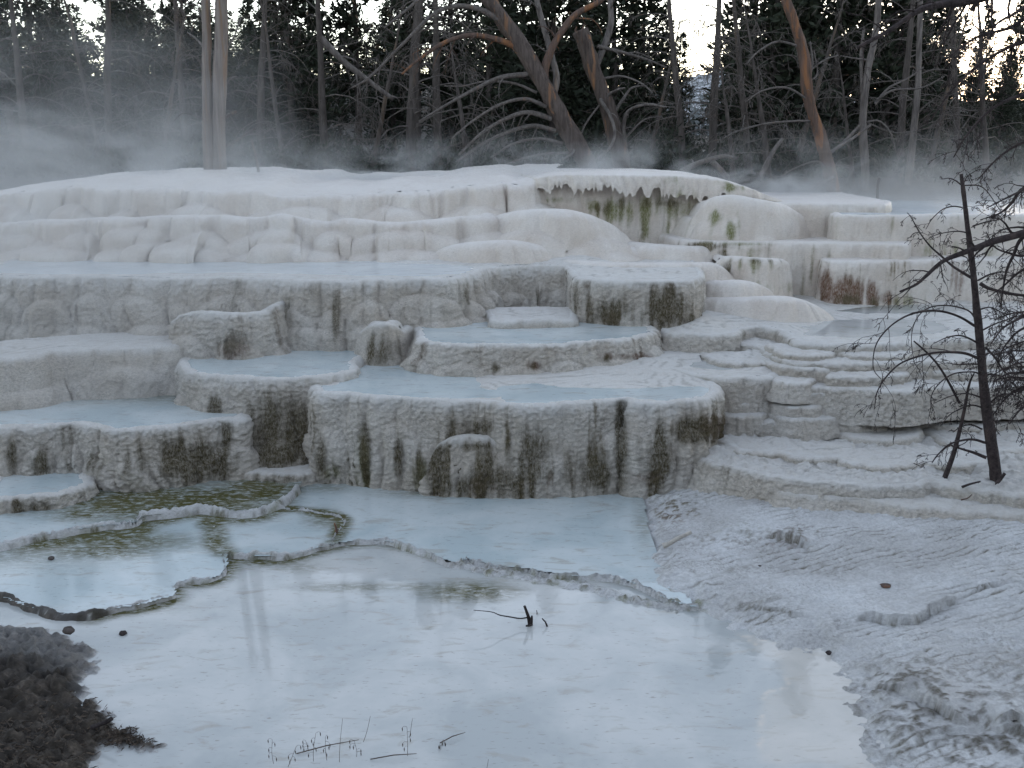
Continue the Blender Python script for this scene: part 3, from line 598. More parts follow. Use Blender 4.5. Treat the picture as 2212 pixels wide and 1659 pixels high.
# left bank
sB = sdf(wx, wy, pB)+.05*n2+.03*n3
bk = .03+.10*(1-np.exp(-np.maximum(sB, 0)/.8))+.05*n1+.09*np.abs(n2)+.045*n3
h = np.where(sB > -.15, np.maximum(h, np.minimum(bk, sB*.55+.02*n3)), h)
uu, vv = proj(np.stack([x, y, 0*x], 1))
soil_ = np.maximum(soil_, .5*ellipses(uu, vv, [(2040, 1570, 170, 60, .9), (2130, 1640, 150, 50, 1), (1960, 1500, 90, 30, .6)])*ss(-.3, .4, n2+.6*n3))
soil_ = np.maximum(soil_, ss(-.03, .06, sB)*(.72+.4*ss(1400, 1500, vv+60*n1)))
rL, _ = line_dist(wx, wy, dL); soil_ = np.maximum(soil_, .9*ss(.17, .08, rL)*ss(-1.2, -.3, n3))
ru_ = np.maximum(ru_, ellipses(uu, vv, [(1450, 1130, 45, 25, .7), (1700, 1195, 60, 18, .5), (1560, 1200, 70, 20, .3)])*ss(.0, .6, n3+.3*n2))
dk_ = np.maximum(dk_, ellipses(uu, vv, [(2000, 1560, 170, 70, .95), (2110, 1630, 190, 70, 1), (1950, 1490, 140, 40, .9), (2100, 1520, 110, 30, .7), (2160, 1575, 40, 14, 1), (1730, 1192, 40, 12, .8), (1480, 1110, 60, 25, .6), (2150, 1460, 90, 50, .5), (1560, 1250, 120, 20, .55), (1780, 1260, 100, 20, .4), (1560, 1190, 90, 14, .5), (1640, 1330, 90, 20, .5)])*ss(-.05, .65, n3+.45*n2)*.85)
gr_ = np.maximum(gr_, ellipses(uu, vv, [(1460, 1110, 50, 30, .7), (1590, 1170, 90, 20, .3)])*ss(.2, .7, n3+.3*n2))
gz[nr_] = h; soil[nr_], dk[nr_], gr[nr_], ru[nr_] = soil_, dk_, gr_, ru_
far = GY >= 13.05; X, Y = GX, GY
az = np.arctan2(X, np.maximum(Y, 1)); uaz = CX+F*np.tan(np.clip(az, -1.2, 1.2))*CP
prof = np.interp(Y, [13, 15, 18, 22, 25, 30, 45, 70], [-.1, .3, 1.2, 2.2, 2.9, 3.1, 3.3, 4.2])
hill = np.interp(uaz, [-600, 300, 800, 1250, 1420, 1500, 1580, 1700, 2300, 3000], [7.0, 7.4, 7.8, 5.4, 1.8, .9, 1.6, 4.6, 4.8, 5])*ss(65, 115, Y)*(1+.10*fbm(X*.03, Y*.03, 0, 3, 33))
fz = prof+hill+.25*fbm(X*.3, Y*.3, 0, 3, 34)*ss(22, 34, Y)+ss(130, 900, Y)*-4
gz = np.where(far, fz, gz); soil = np.where(far, ss(22.5, 26, Y+.8*fbm(X*.5, Y*.5, 0, 2, 35)), soil)
side = (np.abs(GX) >= 9) & (GY < 13.05); gz[side] = .25; soil[side] = .8
bk_ = GY < 3; gz = np.where(bk_, gz+20*ss(-6, -48, GY)*(1+.1*fbm(GX*.05, GY*.05, 0, 2, 36)), gz); soil = np.where(bk_, 1, soil)  # unseen hill behind the camera, added to block low sky and darken walls
V = np.stack([GX, GY, gz], -1).reshape(-1, 3)
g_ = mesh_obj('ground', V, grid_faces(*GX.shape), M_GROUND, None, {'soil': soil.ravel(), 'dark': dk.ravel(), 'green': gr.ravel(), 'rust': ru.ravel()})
tag(g_, 'white travertine flats with thin rimstone dams and dark soil bank', None, None, 'structure')

# ------------------------------------------------------------------ lower water
def alg_front(x, y, u, v):
    r, _ = line_dist(x, y, dA); r2, _ = line_dist(x, y, dB); r3, _ = line_dist(x, y, dA2)
    a = .8*ss(.22, .03, r)*ss(950, 700, u)+.35*ss(.12, .02, np.minimum(r, r3))
    a = a+ellipses(u, v, [(1010, 1278, 90, 20, .95), (760, 1268, 110, 9, .6), (900, 1268, 60, 8, .6), (560, 1215, 110, 14, .35), (640, 1225, 50, 12, .4), (300, 1310, 120, 14, .25), (1060, 1285, 60, 12, .4)])
    return np.clip(a, 0, 1)*.85
def shoal_skyglow_front(x, y, u, v):  # beige shallows; the tint also paints in the sunset sky's reflection
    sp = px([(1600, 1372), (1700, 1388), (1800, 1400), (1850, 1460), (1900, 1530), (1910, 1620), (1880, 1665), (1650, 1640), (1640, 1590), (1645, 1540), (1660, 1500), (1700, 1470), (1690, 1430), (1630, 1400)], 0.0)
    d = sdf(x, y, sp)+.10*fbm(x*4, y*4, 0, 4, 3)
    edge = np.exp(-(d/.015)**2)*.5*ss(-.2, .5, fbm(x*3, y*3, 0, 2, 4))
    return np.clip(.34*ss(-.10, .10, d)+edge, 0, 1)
fp = np.array([(-6, 3.3), (9, 3.3), (9, 12.4), (-9, 12.4), (-9, 3.3)])
tag(water_sheet('pool_water', fp, 0.0, .035, M_FILM, alg_front, shoal_skyglow_front), 'large shallow milky pool filling the foreground', None, None, 'structure')
pa = np.vstack([dA, px([(1430, 1240), (1400, 1150), (1385, 1060), (1350, 1010), (640, 1000)], .05), dB[::-1], px([(-90, 1272), (0, 1277), (30, 1291), (60, 1303), (110, 1313), (150, 1321), (182, 1323)], .06)])
def alg_a(x, y, u, v):
    r2, _ = line_dist(x, y, dB); r4, _ = line_dist(x, y, dC); r5, _ = line_dist(x, y, dD)
    a = .95*ss(.38, .05, r2)*ss(700, 560, u)*ss(0, 160, u)+.8*ss(.16, .03, r4)+.7*ss(.2, .05, r5)
    a = a+.5*ss(420, 60, u)*ss(1260, 1180, v)+ellipses(u, v, [(250, 1190, 90, 16, .6), (300, 1170, 120, 20, .6), (700, 1120, 40, 20, .6), (960, 1065, 130, 10, .5), (700, 1050, 60, 14, .4), (1390, 1120, 20, 60, .3)])
    return np.clip(a, 0, 1)
tag(water_sheet('pool_water', pa, .045, .03, M_POOL, alg_a), 'milky pools between the wavy rimstone dams and the front wall', None, None, 'structure')
pb = np.vstack([dB, px([(690, 1000), (500, 960), (-90, 1000)], .1)])
def alg_b(x, y, u, v):
    return np.clip(ellipses(u, v, [(350, 1085, 260, 38, 1.05), (560, 1055, 90, 34, 1.05), (480, 1075, 120, 25, 1), (180, 1110, 70, 16, .8)]), 0, 1)
tag(water_sheet('pool_water', pb, .105, .03, M_POOL, alg_b), 'green algae pool behind the wavy rimstone dam', None, None, 'structure')
#@@TREES
# ------------------------------------------------------------------ wood and foliage
def bark_mat(name, c1, c2, c3, sc=(6, 6, 1.2), stripe=(.55, .7)):
    m, n, l, b = newmat(name)
    p = n_pos(n, l, sc, True)
    a = n_noise(n, l, 1.6, 5, .65, p)
    base = n_mix(n, l, n_ramp(n, l, a, [(.35, 0), (.65, 1)]), c1, c2)
    q = n_noise(n, l, .9, 4, .6, n_pos(n, l, (sc[0]*.6, sc[1]*.6, sc[2]*.25), True), .3)
    base = n_mix(n, l, n_ramp(n, l, q, [(stripe[0], 0), (stripe[1], 1)]), base, c3)
    l.new(base, b.inputs['Base Color']); b.inputs['Roughness'].default_value = .85
    b.inputs['Specular IOR Level'].default_value = .2
    l.new(n_bump(n, l, n_noise(n, l, 4, 4, .7, p), .8, .03), b.inputs['Normal'])
    return m
M_GREY = bark_mat('grey_dead_wood', (.07, .06, .056), (.17, .15, .14), (.19, .13, .09), stripe=(.62, .75))
M_TWIN = bark_mat('twin_trunk_wood', (.13, .11, .10), (.24, .205, .185), (.20, .13, .085), (11, 11, .5), (.60, .70))
M_RED = bark_mat('rusty_dead_wood', (.07, .05, .042), (.13, .085, .068), (.21, .10, .05), (9, 9, .6), (.52, .62))
M_LEAN = bark_mat('weathered_leaning_trunk', (.05, .038, .034), (.11, .088, .078), (.24, .125, .065), (9, 9, .5), (.60, .70))
M_DARK = bark_mat('dark_bark', (.018, .014, .014), (.05, .04, .04), (.06, .05, .048), (9, 9, 3))
M_PINE = bark_mat('pine_bark', (.045, .038, .035), (.10, .085, .078), (.11, .08, .06))
M_BOUGH = bark_mat('grey_bough', (.075, .065, .06), (.155, .135, .125), (.18, .12, .09), (8, 8, 8), (.6, .75))
M_NEAR = bark_mat('dark_twig', (.030, .023, .023), (.072, .056, .055), (.095, .07, .065), (12, 12, 12))
m, n, l, b = newmat('needle_foliage')
p = n_pos(n, l, (1, 1, 1), True)
base = n_mix(n, l, n_ramp(n, l, n_noise(n, l, 1.1, 4, .6, p), [(.35, 0), (.68, 1)]), (.014, .019, .012), (.038, .045, .029))
l.new(base, b.inputs['Base Color']); b.inputs['Roughness'].default_value = .7; b.inputs['Specular IOR Level'].default_value = .2
M_NEEDLE = m

class Tubes:
    def __init__(self): self.V, self.F, self.n = [], [], 0
    def add(self, pts, radii, sides=6, rough=0.0, rng=None):
        P = np.asarray(pts, float); r = np.asarray(radii, float)
        Tn = np.gradient(P, axis=0); Tn /= np.linalg.norm(Tn, axis=1)[:, None]+1e-9
        ref = np.array([0.31, .93, .2]) if abs(Tn[:, 1]).mean() < .8 else np.array([.9, .1, .4])
        U = np.cross(Tn, ref); U /= np.linalg.norm(U, axis=1)[:, None]+1e-9
        W_ = np.cross(Tn, U)
        a = np.linspace(0, 2*np.pi, sides, endpoint=False)
        rr = r[:, None]*np.ones((1, sides))
        if rough and rng is not None:
            s_ = np.arange(len(P))[:, None]*.35
            rr = rr*(1+rough*vn(np.cos(a)[None]*1.6+7, np.sin(a)[None]*1.6+s_*.35, s_*.12, int(rng.integers(99)))+.4*rough*vn(np.cos(a)[None]*4, np.sin(a)[None]*4+s_, 0, 5))
        V = P[:, None]+rr[..., None]*(np.cos(a)[None, :, None]*U[:, None]+np.sin(a)[None, :, None]*W_[:, None])
        n_ = len(P); i = np.arange(n_-1)[:, None]*sides; j = np.arange(sides)[None]; j2 = (j+1) % sides
        F_ = np.stack([i+j, i+j2, i+sides+j2, i+sides+j], -1).reshape(-1, 4)+self.n
        V = V.reshape(-1, 3)
        caps = []
        for base_, c in ((0, P[0]), ((n_-1)*sides, P[-1])):
            k = len(V); V = np.vstack([V, c[None]])
            for q in range(0, sides): caps.append((self.n+base_+q, self.n+base_+(q+1) % sides, self.n+k, self.n+k))
        self.V.append(V); self.F.append(F_)
        self.caps = getattr(self, 'caps', []); self.tri = getattr(self, 'tri', []); self.tri += [c[:3] for c in caps]
        self.n += len(V)
    def build(self, name, mat, parent=None, origin=None):
        V = np.vstack(self.V); F_ = np.vstack(self.F)
        if origin is not None: V = V-np.asarray(origin)
        me = bpy.data.meshes.new(name)
        T_ = np.array(self.tri, np.int32)
        nl_ = F_.size+T_.size
        me.vertices.add(len(V)); me.vertices.foreach_set('co', V.astype(np.float32).ravel())
        me.loops.add(nl_); me.loops.foreach_set('vertex_index', np.r_[F_.ravel(), T_.ravel()].astype(np.int32))
        me.polygons.add(len(F_)+len(T_)); me.polygons.foreach_set('loop_start', np.r_[np.arange(len(F_))*4, F_.size+np.arange(len(T_))*3].astype(np.int32))
        me.polygons.foreach_set('use_smooth', np.ones(len(F_)+len(T_), bool)); me.update(calc_edges=True)
        me.materials.append(mat); o = bpy.data.objects.new(name, me); C.objects.link(o)
        if parent: o.parent = parent
        return o
def unit(v): v = np.asarray(v, float); return v/(np.linalg.norm(v)+1e-9)
def bough(tb, rng, p, d, L, r, droop=.25, wild=.25, depth=2, sides=5, n=7, dens=1.0, thin=.003):
    """a bare limb that arches under its weight and carries side twigs"""
    pts = [np.asarray(p, float)]; d = unit(d); st = L/n
    for i in range(n):
        d = unit(d+np.array([0, 0, -droop*(i+.5)/n])+rng.normal(0, wild, 3)*.45)
        pts.append(pts[-1]+d*st)
    P = np.array(pts); R = np.maximum(r*np.linspace(1, .16, n+1)**1.1, thin)
    tb.add(P, R, sides)
    if depth > 0:
        k = max(1, int(rng.uniform(4, 8)*dens*(.75 if depth == 1 else 1)))
        for _ in range(k):
            t = rng.uniform(.22, .97)*n; i = min(int(t), n-1); q = P[i]+(P[i+1]-P[i])*(t-i)
            ax = unit(P[i+1]-P[i]); sd_ = unit(np.cross(ax, rng.normal(0, 1, 3)))
            dd = unit(ax*rng.uniform(.35, 1)+sd_*rng.uniform(.5, 1.0)+np.array([0, 0, -.15]))
            bough(tb, rng, q, dd, L*rng.uniform(.22, .5)*(1-.4*t/n), R[i]*.55, droop, wild*1.25, depth-1, 3 if depth > 1 else 3, max(4, n-2), dens, thin)
def bare_parts(seed, H, r0, lean=(0, 0), nb=26, b0=.12, L0=.34, droop=.45, up=.25, broken=False):
    rng = np.random.default_rng(seed); n = 12; t = np.linspace(0, 1, n+1)
    P = np.stack([lean[0]*t**1.3+.02*H*np.cumsum(rng.normal(0, .28, n+1))*t, lean[1]*t+.02*H*np.cumsum(rng.normal(0, .2, n+1))*t, H*t], 1)
    R = r0*(1-(.45 if broken else .88)*t); R[0] *= 1.3
    tk = Tubes(); P2 = resample(P, H/40); tk.add(P2, np.interp(P2[:, 2], P[:, 2], R), 9, .25, rng)
    br = Tubes()
    for k in range(nb):
        f = b0+(.97-b0)*((k+rng.uniform(0, .9))/nb); q = np.array([np.interp(f, t, P[:, j]) for j in range(3)])
        a = rng.uniform(0, 2*np.pi); d = np.array([math.cos(a), math.sin(a), up+rng.normal(0, .2)+.5*f])
        L = H*L0*(1-.6*f)*rng.uniform(.5, 1.15)
        bough(br, rng, q, d, L, max(.012, r0*.22*(1-.6*f)), droop, .28, 2, 5, 7, 1.0, .006)
    return tk, br
def conifer_parts(seed, H, r0, spread, b0=.1, dens=1.0, ragged=.4):
    rng = np.random.default_rng(seed); n = 10; t = np.linspace(0, 1, n+1)
    P = np.stack([.012*H*np.cumsum(rng.normal(0, .3, n+1)), .012*H*np.cumsum(rng.normal(0, .3, n+1)), H*t], 1)
    tk = Tubes(); tk.add(P, r0*(1.02-.95*t), 7)
    V, Q = [], []
    nw = int(H*3.6*dens)
    for k in range(nw):
        f = b0+(1-b0)*(k+rng.uniform(0, 1))/nw
        q = np.array([np.interp(f, t, P[:, j]) for j in range(3)])
        Rm = spread*((1-f)**.75*(.55+.45*min(1, f*5))+.05)
        for _ in range(rng.integers(3, 6)):
            a = rng.uniform(0, 2*np.pi); L = Rm*rng.uniform(1-ragged*1.2, 1.15)
            if rng.random() < .12: continue
            sl_ = rng.uniform(-.45, .25)+.4*f
            d = np.array([math.cos(a), math.sin(a), sl_])
            if L > .7: tk.add(np.array([q, q+d*L*.55, q+d*L*.95+np.array([0, 0, .04*L])]), np.array([.03, .018, .007])*min(1.6, L), 3)
            m_ = max(3, int(L*7*dens))
            for j in range(m_):
                s_ = .22+.8*(j+rng.uniform(0, 1))/m_; c = q+d*L*s_+rng.normal(0, .09, 3)*(1+.5*L)
                for _k in range(4):
                    e = unit(d*.8+rng.normal(0, .75, 3)+np.array([0, 0, .25])); w_ = unit(np.cross(e, rng.normal(0, 1, 3)))
                    ll = rng.uniform(.22, .5); ww = rng.uniform(.038, .09)
                    i0 = len(V); V += [c-w_*ww*.5, c+e*ll*.5-w_*ww, c+e*ll, c+e*ll*.5+w_*ww]
                    Q.append((i0, i0+1, i0+2, i0+3))
    return tk, (np.array(V), np.array(Q))
def instance(parts, name, loc, rz, sc, label, cat, group):
    e = empty(name, loc, label, cat, group); e.rotation_euler = (0, 0, rz); e.scale = (sc, sc, sc)
    for o in parts:
        c = o.copy(); C.objects.link(c); c.parent = e; c.hide_render = False
    return e
def gh(x, y):                                                   # ground height behind the terraces
    ix = int(np.clip(np.searchsorted(xs, x), 0, len(xs)-1)); iy = int(np.clip(np.searchsorted(ys, y), 0, len(ys)-1)); return gz[iy, ix]
def place(u, Y_):
    p_ = at_y(u, 300, Y_); return (p_[0], Y_, gh(p_[0], Y_)-.05)

CON = []                                                        # source meshes, first used by the first tree of each kind
def use(src, name, loc, rz, sc, label, cat, group):
    e = empty(name, loc, label, cat, group); e.rotation_euler = (0, 0, rz); e.scale = (sc, sc, sc)
    for part in src['parts']:
        if not src['used']: part.parent = e
        else:
            c = part.copy(); C.objects.link(c); c.parent = e
    src['used'] = True
    return e
def con_src(seed, H, r0, spread, **k):
    tk, (V, Q) = conifer_parts(seed, H, r0, spread, **k)
    return {'parts': [tk.build('trunk', M_PINE), mesh_obj('crown', V, Q, M_NEEDLE, smooth=False)], 'used': False, 'V': V, 'Q': Q}
def bare_src(seed, mat=None, bm=None, **k):
    tk, br = bare_parts(seed, **k)
    return {'parts': [tk.build('trunk', mat or M_PINE), br.build('branches', bm or M_BOUGH)], 'used': False}
CONS = [con_src(101, 13, .16, 1.9), con_src(102, 15, .18, 2.3), con_src(103, 11, .14, 1.5, ragged=.5), con_src(104, 14, .17, 1.7, b0=.22, ragged=.5), con_src(105, 12, .15, 2.4, dens=1.1)]
BARES = [bare_src(201, H=11, r0=.16, nb=34), bare_src(202, H=9, r0=.14, lean=(-1.4, .4), nb=30, L0=.4), bare_src(203, H=12, r0=.18, lean=(.8, 0), nb=36, L0=.3, up=.05), bare_src(204, H=7, r0=.12, lean=(1.6, .3), nb=26, L0=.5, droop=.6), bare_src(205, H=5, r0=.10, lean=(-1.2, .2), nb=22, L0=.6, droop=.7, up=.1)]
rr = random.Random(5)
# (u, distance, kind, scale, label)
LIVE = [(20, 40, 0, 1.0, 'dark pine at the very left edge of the photo'), (95, 47, 1, .95, 'bushy dark pine second from the left edge'), (185, 44, 2, .52, 'short slender pine left of the sky gap behind the steam'), (262, 46, 3, .98, 'tall ragged pine just right of the left sky gap'), (300, 42, 0, .72, 'shorter pine right of the left sky gap'), (330, 52, 1, .8, 'pine with a rounded top left of the twin grey trunks'), (408, 50, 3, .92, 'thin pine close behind the left twin trunk'),
        (545, 54, 2, .75, 'low dark pine just right of the twin grey trunks'), (605, 48, 1, .78, 'broad dark pine right of the twin grey trunks'), (640, 44, 4, 1.05, 'tall dark pine rising out of frame right of the twin trunks'), (680, 52, 0, .85, 'dark pine left of the small sky gap in the middle'), (735, 56, 2, .5, 'small pointed pine under the middle sky gap'), (778, 46, 3, 1.0, 'grey green narrow pine right of the middle sky gap'), (850, 58, 0, .9, 'dark pine far back under the arched dead limbs'),
        (905, 44, 3, 1.05, 'thin crowned pine left of the leaning dead tree'), (985, 46, 1, .92, 'dark pine crossed by the topmost arching dead limb'), (1060, 42, 0, .95, 'dense pine right behind the arching dead limbs'), (1120, 50, 4, 1.1, 'dense pine behind the middle of the leaning trunk'), (1190, 45, 1, 1.0, 'dense dark pine between the two big dead trunks'), (1260, 52, 4, 1.1, 'dark pine behind the snapped dead trunk'), (1330, 43, 0, 1.0, 'dark pine right of the snapped dead trunk'), (1385, 44, 2, 1.0, 'dark slim pine beside the mountain gap on its left'), (1435, 50, 2, .66, 'short pine closing the left side of the mountain gap'), (1452, 40, 4, .42, 'low bushy pine under the left side of the mountain gap'),
        (1625, 40, 1, 1.0, 'tall black pine closing the right side of the mountain gap'), (1650, 36, 4, 1.0, 'wide black pine right of the mountain gap'), (1725, 42, 0, 1.05, 'black pine behind the leaning rusty snag'), (1790, 37, 1, 1.0, 'large black pine right of the leaning rusty snag'), (1850, 44, 3, 1.05, 'black pine behind the pale forked snag'), (1905, 37, 4, 1.05, 'wide black pine right of the pale forked snag'), (1955, 42, 1, .95, 'black pine above the right hand steam'), (2025, 38, 0, .62, 'dark pine left of the orange sky'), (2090, 44, 4, .4, 'dark pine below the orange sky'), (2115, 60, 2, .76, 'distant pine tip lit against the orange sky'), (2172, 62, 2, .8, 'rightmost distant pine tip against the orange sky'), (2160, 38, 1, .33, 'bushy dark pine behind the overhanging bare branches'), (2225, 44, 0, .38, 'dark pine at the very right edge of the photo')]
for u, Y_, k, sc, lab in LIVE:
    use(CONS[k], 'pine_tree', place(u, Y_), rr.uniform(0, 6.28), sc, lab, 'tree', 'pines at the back of the terraces')
DEAD = [(55, 34, 0, .9, 'bare grey tree in the steam at the left edge'), (215, 36, 1, .85, 'leaning bare tree in the steam below the left sky gap'), (232, 38, 2, .9, 'thin bare trunk standing in the left sky gap'), (345, 34, 3, .8, 'bare tree with drooping limbs left of the twin grey trunks'), (400, 38, 0, .9, 'bare tree close behind the twin grey trunks'), (560, 36, 2, .85, 'thin bare tree right of the twin grey trunks'), (610, 33, 1, .75, 'bare tree leaning left in the dark wood right of the twin trunks'), (700, 36, 0, 1.0, 'tall bare tree under the middle sky gap'), (800, 34, 3, .85, 'bare tree with long drooping limbs at middle left'), (885, 36, 2, 1.1, 'straight dark bare trunk left of the leaning dead tree'), (945, 38, 0, 1.1, 'second straight bare trunk left of the leaning dead tree'), (1010, 33, 4, 1.0, 'low bare tree under the arching limbs'),
        (1400, 32, 3, .7, 'bare tree with curled limbs left of the mountain gap'), (1480, 31, 1, .9, 'slight bare tree standing in front of the mountain gap'), (1540, 33, 0, .95, 'bare twiggy tree on the right side of the mountain gap'), (1620, 30, 1, .85, 'bare tree left of the leaning rusty snag'), (1665, 29, 4, 1.0, 'low tangle of bare limbs left of the leaning rusty snag'), (1720, 31, 3, .85, 'bare tree with drooping limbs beside the leaning rusty snag'), (1945, 31, 0, .85, 'bare tree right of the pale forked snag'), (2010, 30, 3, .8, 'bare tree in the right hand steam'), (2075, 32, 1, .9, 'bare tree behind the dead sapling top'), (2140, 29, 4, 1.1, 'low bare tree behind the overhanging branches'), (1590, 28, 4, .8, 'lowest bare bush beside the right end of the curtain'), (1850, 28, 4, .7, 'low bare bush right of the leaning rusty snag')]
for u, Y_, k, sc, lab in DEAD:
    use(BARES[k], 'bare_tree', place(u, Y_), rr.uniform(-.6, .6), sc, lab, 'tree', 'bare dead trees behind the terraces')
# far wood that reads as one dark mass
Vs, Qs, off = [], [], 0
for i in range(360):
    u = rr.uniform(-500, 2700); Y_ = rr.uniform(56, 100); sc = rr.uniform(.38, .60)
    if 1425 < u < 1570 or 195 < u < 250: sc *= .35
    elif 690 < u < 765 or u > 2020: sc *= .6
    k = rr.choice(CONS); x_, y_, z_ = place(u, Y_); a = rr.uniform(0, 6.28)
    R_ = np.array([[math.cos(a), -math.sin(a), 0], [math.sin(a), math.cos(a), 0], [0, 0, 1]])*sc
    qs = k['Q'][::2]; vi = qs.ravel(); Vs.append((k['V'][vi]@R_.T*np.array([1.7, 1.7, 1])+np.array([x_, y_, z_])).astype(np.float32))
    Qs.append(np.arange(len(vi)).reshape(-1, 4)+off); off += len(vi)
tag(mesh_obj('far_wood', np.vstack(Vs), np.vstack(Qs), M_NEEDLE, smooth=False), 'dark mass of pine wood on the slope behind', 'wood', None, 'stuff')

# low brush between the trunks
rng = np.random.default_rng(61); V, Q = [], []
for i in range(420):
    u = rng.uniform(-250, 2450); Y_ = rng.uniform(29.5, 42); x_, y_, z_ = place(u, Y_); R0 = rng.uniform(.4, 1.1); H0 = rng.uniform(.5, 1.7)
    for _k in range(75):
        a = rng.uniform(0, 6.28); rr_ = R0*math.sqrt(rng.uniform(0, 1)); hh = H0*rng.uniform(0, 1)*(1-.5*(rr_/R0)**2)
        c = np.array([x_+rr_*math.cos(a), y_+rr_*math.sin(a), z_+hh]); e = unit(rng.normal(0, 1, 3)+np.array([0, 0, .6])); w_ = unit(np.cross(e, rng.normal(0, 1, 3)))
        ll = rng.uniform(.12, .34); ww = rng.uniform(.02, .06); i0 = len(V)
        V += [c-w_*ww*.5, c+e*ll*.5-w_*ww, c+e*ll, c+e*ll*.5+w_*ww]; Q.append((i0, i0+1, i0+2, i0+3))
tag(mesh_obj('undergrowth', np.array(V), np.array(Q), M_NEEDLE, smooth=False), 'dark low brush filling the wood floor between the trunks', 'brush', None, 'stuff')

# ------------------------------------------------------------------ the traced dead trees
def traced(tb, L, Y_, w0, w1, sides=7, dy=0.0, rough=.2, rng=None, n=7, curve=1.0):
    """a limb traced along (u, v) at distance Y_, bending dy towards (-) or away (+); widths in pixels of the photo"""
    A = np.array(L, float); t = np.linspace(0, 1, len(A))
    P = at_y(A[:, 0], A[:, 1], Y_+dy*t**1.2)
    P = catmull(P, n); tt = np.linspace(0, 1, len(P))**curve
    R = (w0+(w1-w0)*tt)*Y_/F*.5
    tb.add(P, R, sides, rough, rng or np.random.default_rng(1)); return P, R
def limb(parent, origin, L, Y_, w0, w1, dy=0.0, twigs=0, seed=0, mat=None, tl=.35, name='branch', depth=1, droop=.4, thin=.006, sides=6, stub=False):
    tb = Tubes(); rng = np.random.default_rng(seed+7)
    P, R = traced(tb, L, Y_, w0, w1, sides, dy, .15, rng)
    Ln = np.linalg.norm(np.diff(P, axis=0), axis=1).sum()
    for k in range(twigs):
        i = int(len(P)*(.18+.8*(k+rng.uniform(0, .9))/twigs)); i = min(i, len(P)-2)
        ax = unit(P[i+1]-P[i]); dd = unit(ax*rng.uniform(.3, .9)+unit(np.cross(ax, rng.normal(0, 1, 3)))*.8)
        bough(tb, rng, P[i], dd, tl*Ln*rng.uniform(.4, 1.0), R[i]*.45, droop, .3, depth, 3, 6, .8, thin)
    return tb.build(name, mat, parent, origin)
def dead_tree(name, base, Y_, trunk, w0, w1, label, mat, limbs, group=None, bm=None, seed=0, rough=.3, dy=0.0):
    o_ = at_y(*base, Y_); root = empty(name, o_, label, 'tree', group)
    tb = Tubes(); traced(tb, trunk, Y_, w0, w1, 12, dy, rough, np.random.default_rng(seed), 10); tb.build('trunk', mat, root, o_)
    for i, a in enumerate(limbs):
        L, b0, b1, d_, tw = a[:5]
        limb(root, o_, L, Y_, b0*.72, b1*.8, d_, tw, seed*31+i, (bm or mat) if len(a) < 6 else a[5])
    return root
dead_tree('dead_tree', (450, 380), 24, [(452, 385), (449, 300), (447, 200), (446, 80), (444, -40), (442, -200)], 23, 17, 'left and thinner of the two weathered twin trunks in the steam', M_TWIN,
          [([(446, 110), (425, 85), (405, 70)], 9, 3, .3, 3), ([(447, 205), (425, 180), (412, 165)], 7, 3, -.3, 2), ([(447, 262), (420, 250), (395, 245), (375, 262)], 5, 2, -.4, 3), ([(446, 60), (432, 30), (425, 5)], 6, 3, .2, 2)], 'weathered twin trunks', M_GREY, 3)
dead_tree('dead_tree', (478, 376), 24, [(478, 380), (474, 300), (473, 200), (477, 80), (478, -40), (480, -220)], 28, 23, 'right and thicker of the two weathered twin trunks in the steam', M_TWIN,
          [([(482, 318), (515, 300), (558, 272)], 8, 5, .3, 0), ([(483, 258), (495, 248), (511, 241)], 10, 7, -.1, 0), ([(484, 110), (505, 80), (520, 40)], 7, 3, .4, 4), ([(480, 200), (498, 170), (512, 165)], 5, 3, .2, 1)], 'weathered twin trunks', M_GREY, 4)
L_ = 27.0
dead_tree('dead_tree', (1268, 372), L_, [(1275, 385), (1262, 345), (1218, 265), (1178, 190), (1130, 105), (1092, 50), (1050, -5), (1010, -70), (985, -140)], 36, 29, 'big dead tree leaning left with long arching limbs', M_LEAN,
          [([(1112, 100), (1070, 84), (1015, 76), (960, 92), (905, 128), (868, 160)], 19, 5, -1.2, 7, M_RED), ([(1086, 48), (1040, 22), (985, 13), (935, 32), (870, 95), (800, 165), (760, 190)], 17, 4, -1.6, 8), ([(1140, 160), (1080, 168), (1020, 196), (955, 232), (905, 262)], 15, 4, -1.0, 8), ([(1190, 256), (1140, 243), (1090, 258), (1040, 288), (990, 335)], 17, 5, -1.3, 8), ([(1200, 282), (1150, 272), (1090, 288), (1040, 312), (985, 350)], 15, 4, -1.0, 8),
           ([(1216, 310), (1165, 300), (1110, 310), (1060, 340)], 12, 4, -.8, 7), ([(1180, 230), (1135, 214), (1080, 226), (1020, 262), (975, 300)], 13, 3, -1.4, 8), ([(1160, 200), (1110, 180), (1050, 176), (1000, 186), (960, 186)], 9, 3, .6, 6), ([(1178, 196), (1176, 150), (1192, 105), (1215, 65), (1245, 30), (1290, 6), (1320, -20)], 26, 12, .4, 4, M_RED), ([(1192, 215), (1202, 170), (1188, 110), (1172, 50), (1158, -10), (1150, -80)], 22, 13, .8, 6, M_GREY),
           ([(1230, 330), (1180, 332), (1120, 345), (1080, 362)], 9, 3, -.7, 6), ([(1060, 0), (1000, -30), (930, -20), (880, 20), (830, 60)], 14, 4, -1.2, 7), ([(1220, 290), (1240, 325), (1215, 345)], 8, 4, -.5, 2)], None, M_BOUGH, 5)
